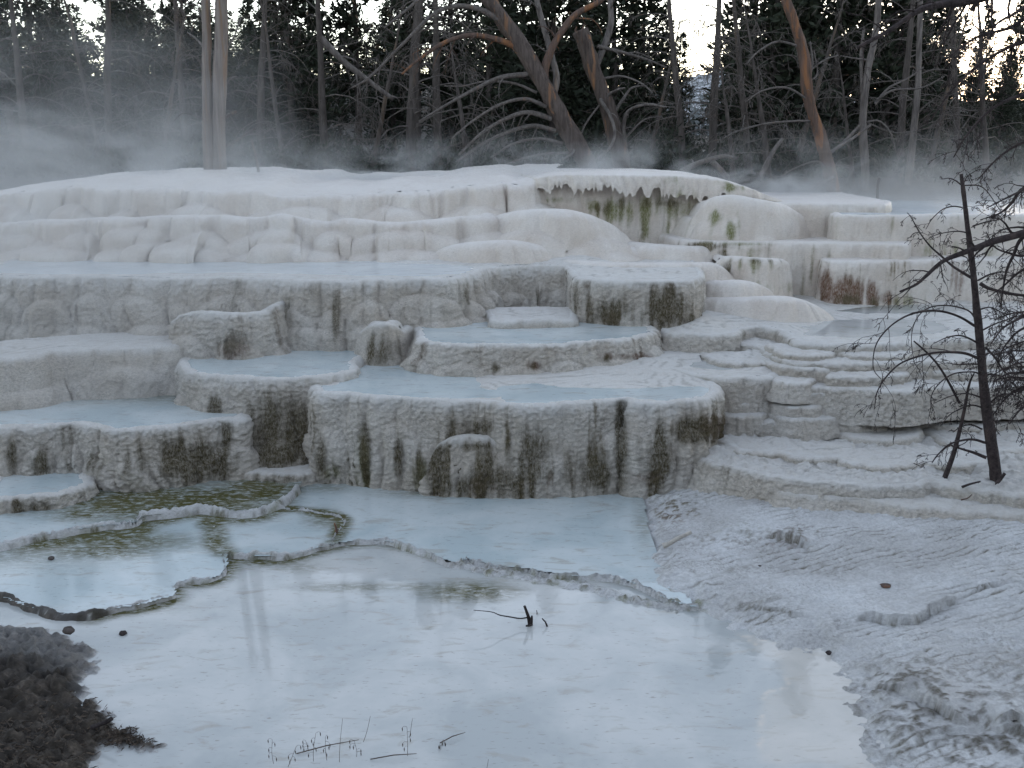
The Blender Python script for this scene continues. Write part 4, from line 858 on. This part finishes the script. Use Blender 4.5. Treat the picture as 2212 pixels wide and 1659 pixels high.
dead_tree('dead_tree', (1345, 372), 28.5, [(1350, 385), (1338, 330), (1318, 250), (1290, 170), (1268, 110), (1252, 66)], 35, 33, 'snapped dead trunk with a splintered top right of the big leaning tree', M_LEAN,
          [([(1290, 100), (1340, 112), (1395, 128), (1440, 146)], 13, 4, .5, 6), ([(1325, 232), (1298, 215), (1318, 250), (1328, 290), (1312, 325), (1270, 352)], 13, 6, -1.2, 3, M_GREY), ([(1350, 320), (1347, 270), (1360, 238), (1400, 226), (1440, 232)], 14, 5, -.6, 4, M_GREY), ([(1322, 252), (1345, 215), (1365, 190), (1395, 185)], 10, 4, .6, 4), ([(1330, 270), (1310, 215), (1330, 196), (1350, 190)], 11, 5, -.4, 3, M_GREY), ([(1340, 310), (1390, 260), (1430, 252)], 7, 3, .6, 5),
           ([(1300, 170), (1345, 165), (1385, 180), (1410, 200)], 8, 3, -.6, 5), ([(1262, 95), (1258, 70), (1262, 52)], 14, 3, .1, 0, M_RED), ([(1250, 85), (1244, 66), (1246, 58)], 12, 2, -.1, 0, M_RED), ([(1285, 150), (1305, 100), (1320, 50), (1318, 0), (1325, -60)], 20, 12, .6, 5, M_GREY), ([(1305, 215), (1270, 260), (1255, 290)], 7, 3, -.5, 3)], None, M_BOUGH, 6)
dead_tree('dead_tree', (1800, 432), 25.5, [(1806, 440), (1792, 375), (1776, 310), (1757, 250), (1745, 200), (1735, 120), (1715, 50), (1690, -20), (1670, -100)], 27, 19, 'leaning rusty snag in the black wood at right', M_RED,
          [([(1752, 240), (1742, 190), (1755, 140), (1750, 90)], 9, 4, .4, 5, M_GREY), ([(1745, 215), (1700, 190), (1650, 195), (1610, 220)], 8, 3, -.8, 7), ([(1760, 262), (1715, 262), (1650, 268), (1590, 285), (1560, 300)], 8, 3, -.6, 8), ([(1782, 335), (1840, 300), (1880, 270)], 9, 6, .2, 2, M_GREY), ([(1740, 160), (1780, 130), (1810, 120)], 6, 3, .6, 5), ([(1795, 392), (1770, 350), (1720, 362), (1680, 385)], 6, 3, -.7, 5), ([(1728, 100), (1680, 90), (1640, 110), (1610, 140)], 8, 3, -.6, 7), ([(1790, 385), (1760, 410), (1735, 432)], 8, 4, -.5, 2, M_GREY), ([(1740, 180), (1765, 160), (1758, 110)], 6, 3, .4, 3)], None, M_BOUGH, 7)
dead_tree('dead_tree', (1868, 410), 27, [(1870, 425), (1868, 350), (1864, 290), (1866, 225), (1875, 150), (1890, 80), (1896, 20), (1900, -60)], 17, 12, 'pale forked snag rising through the steam at right', M_GREY,
          [([(1864, 240), (1862, 190), (1860, 120), (1866, 60)], 12, 6, .3, 4), ([(1890, 225), (1920, 190), (1960, 170), (1995, 145)], 9, 3, .3, 6), ([(1895, 215), (1930, 195), (1990, 190), (2040, 165)], 7, 3, -.5, 6), ([(1866, 265), (1900, 262), (1925, 290), (1935, 330)], 7, 3, -.4, 4), ([(1870, 258), (1830, 300), (1795, 330)], 10, 7, -.2, 1), ([(1878, 130), (1840, 125), (1815, 120)], 6, 2, .3, 4), ([(1866, 262), (1930, 286), (1990, 280), (2040, 262)], 5, 2, -.5, 5)], None, M_BOUGH, 8)
dead_tree('dead_tree', (1985, 300), 28, [(1962, 400), (1972, 300), (1982, 200), (1985, 120), (1988, 20), (1990, -60)], 14, 9, 'straight thin grey snag right of the pale forked snag', M_GREY, [([(1985, 160), (2020, 150), (2060, 152)], 4, 2, .4, 4), ([(1978, 250), (2010, 220), (2045, 215)], 5, 2, -.4, 5), ([(1980, 220), (1950, 205), (1920, 215)], 4, 2, .4, 4)], None, M_BOUGH, 9)
def lone(name, L, Y_, w0, w1, label, cat, mat, twigs=0, dy=0.0, seed=0, group=None, tl=.3, thin=.004):
    o = limb(None, np.zeros(3), L, Y_, w0, w1, dy, twigs, seed, mat, tl, name, 1, .4, thin)
    return tag(o, label, cat, group)
lone('dead_snag', [(559, 372), (552, 335), (543, 302)], 23, 7, 4, 'short pale stick leaning left on the mound right of the twin trunks', 'snag', M_TWIN)
lone('fallen_log', [(1470, 372), (1510, 352), (1560, 338), (1590, 342)], 24, 13, 7, 'grey fallen log arching behind the right end of the curtain', 'log', M_BOUGH, 3, 1, 2)
lone('fallen_log', [(1538, 348), (1560, 370), (1573, 390)], 22, 12, 10, 'short grey log sloping down onto the right end of the curtain', 'log', M_GREY, 0, 0, 3)
lone('fallen_log', [(1640, 390), (1668, 330), (1690, 300)], 25.5, 12, 7, 'pale leaning log left of the rusty snag', 'log', M_GREY, 2, .5, 4)
lone('fallen_log', [(1712, 434), (1755, 405), (1800, 382)], 24, 8, 5, 'pale broken branch lying at the foot of the rusty snag', 'log', M_GREY, 4, .5, 5)
lone('fallen_log', [(690, 80), (740, 130), (790, 170), (850, 215)], 31, 16, 9, 'grey trunk slanting across the dark wood at middle left', 'log', M_GREY, 6, .5, 6)
lone('dead_snag', [(1895, 430), (1896, 400), (1900, 384)], 22, 6, 5, 'stubby pale stick behind the uppermost right terrace', 'snag', M_GREY)

# ------------------------------------------------------------------ foreground sapling and overhanging branches
def cr(L): return [(1806.7+.4499*a, 353.5+.4499*b_) for a, b_ in L]
SY = 10.35; so = at_y(2150, 1032, SY)
sap = empty('dead_sapling', so, 'slim dark dead sapling with drooping arched twigs on the white crust', 'tree')
tb = Tubes(); traced(tb, [(2151, 1042), (2148, 1010), (2140, 950), (2128, 860), (2120, 780), (2113, 700), (2107, 640), (2099, 560), (2089, 480), (2081, 410), (2076, 376)], SY, 26, 7, 12, 0, .22, np.random.default_rng(2), 9); tb.build('trunk', M_NEAR, sap, so)
SB = [([(665, 780), (600, 740), (520, 712), (430, 708), (340, 730), (260, 780), (200, 850), (178, 920), (180, 990), (215, 1035)], 7, 1.6, -.5, 5), ([(680, 935), (620, 912), (540, 905), (460, 910), (380, 930), (300, 965), (235, 1030), (195, 1100), (183, 1178)], 8, 2, -.7, 6), ([(668, 745), (640, 710), (590, 690), (520, 680), (450, 690), (400, 725), (370, 780), (360, 850), (372, 950)], 5, 1.5, .5, 5), ([(672, 560), (600, 520), (550, 485), (500, 440), (450, 395), (400, 330), (360, 260), (340, 235)], 8, 1.8, .4, 5),
      ([(715, 1340), (660, 1325), (600, 1330), (540, 1350), (490, 1395), (460, 1435)], 8, 2.5, -.4, 5), ([(720, 1412), (660, 1388), (600, 1370), (545, 1352)], 10, 3, .2, 3), ([(605, 210), (560, 205), (510, 220), (460, 265), (430, 315)], 4, 1.5, .3, 3), ([(638, 335), (590, 325), (530, 330), (470, 345), (430, 370)], 4, 1.4, -.3, 4), ([(600, 102), (570, 80), (540, 70), (505, 75)], 4, 1.4, .2, 2), ([(610, 105), (680, 105), (720, 130), (760, 185), (795, 240)], 4, 1.4, .3, 3), ([(610, 100), (630, 60), (680, 30), (720, 25)], 3, 1.3, .3, 2),
      ([(692, 870), (640, 840), (590, 825), (530, 835), (470, 862)], 6, 1.8, -.3, 5), ([(705, 965), (640, 962), (580, 965), (530, 955)], 5, 1.6, .4, 4), ([(712, 1130), (650, 1108), (600, 1105), (540, 1120), (470, 1150)], 5, 1.6, -.3, 5), ([(712, 1175), (650, 1160), (590, 1180), (540, 1210), (500, 1260)], 5, 1.6, .3, 5), ([(700, 1275), (650, 1255), (600, 1262), (560, 1290)], 5, 1.8, .3, 4), ([(690, 1010), (650, 1000), (560, 1010), (490, 1060), (455, 1120), (455, 1180)], 5, 1.5, -.4, 5),
      ([(690, 575), (730, 598), (800, 618), (905, 634), (960, 640)], 10, 5, -.3, 6), ([(680, 560), (740, 530), (800, 520), (860, 530)], 5, 1.8, .4, 5), ([(700, 800), (760, 770), (830, 745), (910, 720)], 5, 2, .4, 6), ([(715, 880), (760, 930), (800, 990), (850, 1030), (910, 1045)], 6, 2, -.3, 6), ([(725, 1010), (790, 1020), (850, 1060), (900, 1120)], 5, 1.8, .3, 6), ([(735, 1150), (790, 1110), (850, 1110), (910, 1140)], 5, 1.8, -.3, 6), ([(655, 300), (720, 280), (790, 265), (850, 235)], 4, 1.6, .3, 4), ([(690, 700), (740, 690), (800, 720), (860, 780)], 4, 1.6, -.2, 5), ([(668, 420), (700, 385), (735, 380)], 5, 2.5, -.2, 2)]
for i, (L, a, b_, d_, tw) in enumerate(SB):
    limb(sap, so, cr(L), SY, a*.85, b_, d_, int(tw*1.5)+1, 300+i, M_NEAR, .36, 'branch', 2, .32, .0024, 5)
lone('dead_snag', cr([(518, 1518), (560, 1400), (590, 1290), (615, 1180), (638, 1060), (662, 1005)]), 10.5, 13, 3, 'thin crooked dead stem leaning right beside the sapling', 'stem', M_NEAR, 5, 0, 20, None, .3, .002)
lone('dead_snag', cr([(372, 852), (440, 912), (490, 970), (540, 1050), (592, 1150)]), 10.2, 3.5, 6, 'thin straight dead stick slanting left of the sapling', 'stick', M_NEAR, 3, 0, 21, None, .25, .002)
lone('broken_branch', [(2149, 1048), (2160, 1036), (2171, 1022)], 10.2, 10, 7, 'short broken branch stub at the foot of the sapling', 'stick', M_NEAR)
lone('broken_branch', [(2078, 1052), (2098, 1045), (2118, 1040)], 10.1, 7, 4, 'short dark stick lying left of the sapling foot', 'stick', M_NEAR, 1)
lone('broken_branch', [(2076, 1080), (2090, 1076), (2100, 1068)], 9.9, 4, 2, 'small reddish twig on the crust below the sapling', 'stick', M_RED)
BY = 9.2; bo = at_y(2420, 1080, BY)
bt = empty('bare_tree', bo, 'bare tree outside the right edge whose dark branches hang into view', 'tree')
tb = Tubes(); traced(tb, [(2425, 1120), (2415, 900), (2405, 600), (2385, 300), (2360, 0), (2340, -300)], BY, 70, 40, 12, 0, .25, np.random.default_rng(12), 9); tb.build('trunk', M_NEAR, bt, bo)
BB = [(cr([(1345, 180), (1100, 262), (900, 332), (760, 372), (680, 402), (600, 432), (510, 470), (430, 540), (380, 582), (305, 615)]), 20, 4.5, -.2, 8), ([(2350, -60), (2212, -30), (2100, 0), (2044, 8), (1987, 22), (1924, 64), (1852, 103)], 22, 7, -.4, 9), ([(2345, -120), (2200, -60), (2125, -10), (2098, 22)], 20, 9, .3, 4), (cr([(1340, 60), (1050, 90), (901, 118), (840, 190), (780, 240), (690, 270)]), 12, 2, .3, 9), (cr([(1345, 250), (1000, 300), (890, 360), (850, 440), (815, 520), (795, 640), (790, 700)]), 11, 2, .3, 8), (cr([(1340, 560), (1050, 650), (905, 730), (800, 790), (740, 870)]), 10, 2, -.3, 10),
      (cr([(1330, 760), (1050, 760), (900, 790), (820, 860), (770, 950)]), 10, 2, .4, 11), (cr([(1340, 900), (1050, 960), (900, 1000), (820, 1010), (750, 1050)]), 11, 2, -.3, 12), (cr([(1340, 980), (1050, 1060), (880, 1080), (800, 1140), (760, 1200)]), 10, 2, .3, 12), (cr([(1340, 1060), (1050, 1120), (900, 1170), (830, 1250)]), 9, 2, -.3, 10), (cr([(1330, 430), (1000, 470), (880, 520), (800, 590), (730, 640)]), 9, 2, .5, 10), ([(2345, 100), (2220, 90), (2130, 130), (2060, 190), (2010, 260)], 10, 2.5, .5, 10), ([(2345, 180), (2230, 200), (2150, 230), (2090, 290), (2060, 340)], 10, 2.5, -.3, 10), ([(2345, 10), (2250, 20), (2180, 60), (2110, 80), (2040, 130)], 12, 2.5, .5, 10), ([(2345, 300), (2240, 300), (2170, 330), (2110, 390)], 9, 2.2, .3, 9), ([(2345, 380), (2260, 390), (2190, 420), (2130, 450)], 9, 2.2, -.2, 8),
      (cr([(1345, 320), (1050, 380), (910, 440), (830, 430), (760, 400), (720, 330)]), 8, 2, .3, 6), ([(2350, -20), (2260, -10), (2190, 30), (2150, 55), (2120, 110)], 10, 2.5, -.5, 8)]
BB += [(cr([(1340, a_), (1080, b0), (930, b0+18), (840, b0+c0*.5), (760, b0+c0)]), 8, 2, d0, 13) for a_, b0, c0, d0 in ((600, 690, 60, .2), (700, 830, 90, -.3), (820, 880, 40, .3), (950, 930, 80, -.2), (1020, 1010, 30, .35), (880, 1060, 90, .1))]
for i, (L, a, b_, d_, tw) in enumerate(BB):
    limb(bt, bo, L, BY, a, b_, d_, int(tw*1.7), 500+i, M_NEAR, .26, 'branch', 2, .25, .0024, 6)

# ------------------------------------------------------------------ small things in and around the front pool
def st(L, z, w0, w1, name, label, cat, mat, hz=None, twigs=0):
    """a stick whose foot stands at height z on the first traced point, upright in its own plane"""
    Y_ = at_z(np.array(L[0][0], float), np.array(L[0][1], float), z)[1]
    return lone(name, L, Y_, w0, w1, label, cat, mat, twigs, 0, len(L), None, .3, .002)
fr_ = empty('forked_stick', at_z(1148, 1350, 0.0), 'dark forked stick standing up out of the front pool', 'stick')
fo = np.array(fr_.location)
for i, (L, a, b_, nm) in enumerate((([(1146, 1354), (1142, 1336), (1138, 1322), (1133, 1309)], 10, 6, 'stem'), ([(1147, 1352), (1148, 1342), (1149, 1331)], 8, 5, 'fork'), ([(1140, 1334), (1122, 1336), (1104, 1333), (1080, 1329), (1062, 1322), (1023, 1318)], 4, 1.6, 'side_twig'), ([(1149, 1349), (1142, 1351), (1137, 1352)], 6, 4, 'root_stub'))):
    tb = Tubes(); traced(tb, L, at_z(1148, 1350, 0.0)[1], a, b_, 6, -.05*i, .2, np.random.default_rng(i)); tb.build(nm, M_DARK, fr_, fo)
st([(1182, 1353), (1178, 1344), (1171, 1336)], 0, 5, 3, 'curved_twig', 'small curved dark twig poking from the pool right of the forked stick', 'twig', M_DARK)
st([(1160, 1327), (1160, 1323), (1159, 1318)], 0, 2.5, 1.5, 'tiny_twig', 'tiny upright twig just behind the curved twig', 'twig', M_DARK)
st([(727, 1152), (726, 1140), (722, 1130)], .04, 8, 4, 'brown_stub', 'small brown broken stub on the thin dam of the middle pool', 'stub', M_RED, twigs=2)
st([(198, 1572), (212, 1566), (228, 1560), (242, 1552)], .1, 12, 11, 'charred_log', 'short dark log on the soil bank at lower left', 'log', M_DARK)
st([(2184, 1328), (2200, 1338), (2240, 1358)], .14, 10, 12, 'broken_branch', 'dark stick end entering at the right edge of the crust', 'stick', M_NEAR)
st([(1432, 1180), (1445, 1174), (1466, 1162), (1494, 1149)], .12, 14, 9, 'crusted_log', 'white crusted log end right of the front pool', 'log', M_ROCK)
def pebble(u, v, z, r, label, seed, mat, sq=.6, name='pebble'):
    rng = np.random.default_rng(seed); nu, nv = 14, 9
    a = np.linspace(0, 2*np.pi, nu, endpoint=False); b_ = np.linspace(-1.55, 1.55, nv)
    A, B = np.meshgrid(a, b_); d = np.stack([np.cos(A)*np.cos(B), np.sin(A)*np.cos(B), np.sin(B)*sq], -1)
    d *= (1+.35*fbm(d[..., 0]*1.7+seed, d[..., 1]*1.7, d[..., 2]*1.7, 3, seed))[..., None]*r
    V = d.reshape(-1, 3); i = np.arange(nv-1)[:, None]*nu; j = np.arange(nu)[None]; j2 = (j+1) % nu
    Fq = np.stack([i+j, i+j2, i+nu+j2, i+nu+j], -1).reshape(-1, 4)
    o = mesh_obj(name, V, Fq, mat); o.location = at_z(u, v, z); return tag(o, label, 'stone')
pebble(265, 1368, .01, .035, 'small dark stone in the front pool near the left bank', 1, M_DARK)
pebble(110, 1206, .06, .03, 'small brown stone in the left pool above the dam', 2, M_PINE)
pebble(1790, 1410, .03, .025, 'small dark stone on the right hand shore of the front pool', 3, M_DARK)
pebble(2190, 1570, .08, .10, 'dark lump under the ledge at lower right', 4, M_DARK)
pebble(148, 1362, .14, .05, 'brown crust lump on top of the left bank', 5, M_PINE)
for i, (u, v, z_, lab) in enumerate(((1913, 1265, .14, 'reddish bark chip on the right crust, the farthest right of the loose chips'), (1707, 1270, .08, 'thin dark bark sliver near the rim of the shallow basin at right'), (1821, 1290, .10, 'small slanting bark sliver between the basin and the broken ledge'), (1870, 1155, .2, 'tiny dark chip high on the scaly right slope'), (1640, 1222, .06, 'small brown chip inside the shallow basin at right'))):
    pebble(u, v, z_+.012, (.05, .06, .045, .022, .02)[i], lab, 30+i, (M_RED, M_DARK, M_PINE, M_DARK, M_PINE)[i], .22, 'bark_chip')
M_STEM = bark_mat('dry_grass', (.07, .055, .045), (.16, .125, .10), (.12, .09, .07), (20, 20, 20))
GR = [(592, 1655, 588, 1597, 1), (620, 1662, 640, 1612, 1), (677, 1650, 682, 1584, 1), (707, 1648, 703, 1592, 1), (733, 1652, 740, 1552, 0), (783, 1608, 800, 1547, 0), (770, 1640, 765, 1600, 1), (880, 1638, 879, 1570, 1), (884, 1598, 891, 1552, 0), (1050, 1665, 1055, 1640, 0), (952, 1625, 957, 1598, 1), (668, 1625, 660, 1600, 1)]
GL = ['leftmost nodding grass stem', 'low bent grass stem near the bottom edge', 'nodding grass stem left of the tallest stems', 'nodding grass stem with hanging seeds', 'tallest straight bare grass stem', 'straight bare grass stem standing farther back', 'short seeded grass stem between the tall ones', 'right hand seeded grass stem', 'thin bare stem behind the right hand seeded stem', 'lone stem tip at the bottom edge right of the others', 'rightmost stem with a dark seed head', 'small stem behind the nodding ones']
for i, (u0, v0, u1, v1, sd_) in enumerate(GR):
    Y_ = at_z(float(u0), float(v0), -.02)[1]; rng = np.random.default_rng(900+i)
    root = empty('grass_stem', at_z(float(u0), float(v0), -.02), GL[i]+' in the shallow front water', 'grass', 'dry grass stems in the front pool'); ro = np.array(root.location)
    tb = Tubes(); P, R = traced(tb, [(u0, v0), ((u0*.6+u1*.4)+rng.uniform(-3, 3), v0*.55+v1*.45), (u1, v1)], Y_, 1.3, .8, 4, 0, 0); 
    if not sd_: tb.build('stem', M_STEM, root, ro); continue
    tb.build('stem', M_STEM, root, ro)
    tb = Tubes()
    for k in range(5):
        q = P[-1-k*2]; d = np.array([rng.uniform(-1, 1), rng.uniform(-.5, .5), rng.uniform(-.4, .3)])*.035
        e = q+d; tb.add(np.array([q, q+d*.6+[0, 0, .008], e]), np.array([.0012, .001, .001]), 3)
        tb.add(np.array([e, e+[0, 0, -.012], e+[0, 0, -.03]]), np.array([.001, .0045, .0008]), 4)
    tb.build('seed_head', M_STEM, root, ro)
for i, (A, B, lab) in enumerate((((640, 1628), (775, 1598), 'long dry straw lying left of the tall grass stems'), ((800, 1640), (900, 1628), 'dry straw lying right of the tall grass stems'), ((950, 1605), (1005, 1582), 'short straw slanting beside the rightmost stem'))):
    P = at_z(np.array([A[0], (A[0]+B[0])/2, B[0]], float), np.array([A[1], (A[1]+B[1])/2-3, B[1]], float), np.array([.01, .03, .02]))
    tb = Tubes(); tb.add(P, np.array([.004, .004, .002]), 5); tag(tb.build('dry_straw', M_STEM), lab, 'straw', 'fallen straws in the front pool')
# dark grass tuft ground cover on the left bank
rng = np.random.default_rng(77); V, Q = [], []
for i in range(5200):
    u, v = rng.uniform(-120, 330), rng.uniform(1490, 1760)
    if rng.random() < .15: u, v = rng.normal(275, 30), rng.normal(1582, 10)
    p_ = at_z(u, v, .05); 
    if sdf(p_[:1], p_[1:2], pB)[0] < -.02 or (v < 1560 and u < 220 and rng.random() < .75): continue
    iy = min(np.searchsorted(ys, p_[1]), len(ys)-1); ix = np.searchsorted(xs, p_[0]); z_ = gz[iy, ix]-.01
    a = rng.uniform(0, 6.28); L = rng.uniform(.025, .085); d = np.array([math.cos(a), math.sin(a), rng.uniform(.2, 1.1)]); d = unit(d)*L; w_ = unit(np.cross(d, [0, 0, 1]))*.003
    c = np.array([p_[0], p_[1], z_]); i0 = len(V); V += [c-w_, c+w_, c+d*.6+w_*.8, c+d-[0, 0, .25*L]]; Q.append((i0, i0+1, i0+2, i0+3))
tag(mesh_obj('dry_grass', np.array(V), np.array(Q), M_STEM, smooth=False), 'dark matted grass and litter on the soil bank at lower left', 'grass', None, 'stuff')

# ------------------------------------------------------------------ mountain
a = np.linspace(-.9, .9, 260); r_ = np.linspace(0, 1, 40)
A, Rr = np.meshgrid(a, r_); D = 2600+900*Rr
ridge = np.interp(CX+F*np.tan(A)*CP, [-2000, 600, 1380, 1470, 1540, 1620, 1750, 2000, 2400, 4000], [120, 130, 200, 245, 268, 250, 190, 90, 60, 60])
Z = (ridge+14*fbm(A*60, Rr*3, 0, 4, 44))*np.sin(np.clip(Rr*1.25, 0, 1)*np.pi/2)+18*fbm(A*90, Rr*9, 0, 3, 45)*Rr-20
V = np.stack([D*np.sin(A), D*np.cos(A), Z], -1).reshape(-1, 3)
m, n, l, b = newmat('snowy_wooded_slope')
p = n_pos(n, l)
base = n_mix(n, l, n_ramp(n, l, n_noise(n, l, .03, 6, .75, p), [(.46, 0), (.56, 1)]), (.05, .06, .065), (.34, .36, .40))
l.new(base, b.inputs['Base Color']); b.inputs['Roughness'].default_value = .9
tag(mesh_obj('mountain', V, grid_faces(*A.shape), m), 'distant snowy wooded mountain in the gap between the trees', None, None, 'structure')
#@@STEAM
# ------------------------------------------------------------------ steam
def steam(name, c, h, dens, nscale, label, thr=(.42, .72), zpow=1.0, seed=0.0, floor=0.0):
    me = bpy.data.meshes.new(name)
    me.from_pydata([(x, y, z) for x in (-1, 1) for y in (-1, 1) for z in (-1, 1)], [], [(0, 1, 3, 2), (4, 6, 7, 5), (0, 4, 5, 1), (2, 3, 7, 6), (0, 2, 6, 4), (1, 5, 7, 3)])
    o = bpy.data.objects.new(name, me); C.objects.link(o); o.location = c; o.scale = h
    m = bpy.data.materials.new(name); m.use_nodes = True; n, l = m.node_tree.nodes, m.node_tree.links
    n.clear(); out = n.new('ShaderNodeOutputMaterial'); v = n.new('ShaderNodeVolumePrincipled'); l.new(v.outputs[0], out.inputs['Volume'])
    v.inputs['Color'].default_value = (.985, .985, .985, 1); v.inputs['Anisotropy'].default_value = .2
    tc = n.new('ShaderNodeTexCoord').outputs['Object']
    sx = n.new('ShaderNodeSeparateXYZ'); l.new(tc, sx.inputs[0])
    def fall(s_): return n_math(n, l, 'SUBTRACT', 1.0, n_math(n, l, 'MULTIPLY', s_, s_), True)
    f = n_math(n, l, 'MULTIPLY', fall(sx.outputs[0]), fall(sx.outputs[1]))
    t01 = n_math(n, l, 'MULTIPLY_ADD', sx.outputs[2], -.5); n_ = t01.node; n_.inputs[2].default_value = .5   # 1 at the bottom, 0 at the top
    up = n_math(n, l, 'POWER', t01, zpow, True)
    lo = n_math(n, l, 'MULTIPLY', n_math(n, l, 'SUBTRACT', 1.0, t01), 12.0, True)
    f = n_math(n, l, 'MULTIPLY', n_math(n, l, 'MULTIPLY', f, up), lo)
    pos = n_pos(n, l, (.8, .5, 1.15)); mp = pos.node; mp.inputs['Location'].default_value = (seed, seed*.7, seed*.3); mp.inputs['Rotation'].default_value = (0, .5, 0)
    nz = n_noise(n, l, nscale, 4, .6, pos, .7)
    k = n_math(n, l, 'ADD', n_ramp(n, l, nz, [(thr[0], 0), (thr[1], 1)]), floor)
    l.new(n_math(n, l, 'MULTIPLY', n_math(n, l, 'MULTIPLY', f, k), dens), v.inputs['Density'])
    me.materials.append(m); return tag(o, label, 'steam', None, 'stuff')
steam('steam', (-13.5, 21.5, 4.3), (9.0, 5.0, 2.7), 1.0, .42, 'thick steam rolling over the left end of the terraces', thr=(.40, .68), zpow=1.6, floor=.05)
steam('steam', (-1, 21.8, 3.8), (11, 2.2, .9), 3.6, 1.0, 'thin steam drifting along the crest of the mound', thr=(.48, .72), zpow=2.6, seed=5.0)
steam('steam', (9.8, 21.0, 3.5), (5.0, 3.2, 1.3), 1.1, .75, 'pinkish steam rising above the right hand terraces', thr=(.42, .70), zpow=2.3, seed=11.0, floor=.05)
steam('steam', (-6.8, 15.0, 2.5), (4.8, 4.0, 2.0), .16, .4, 'thin veil of steam in front of the left terrace walls', thr=(.35, .7), zpow=.7, seed=3.0, floor=.3)
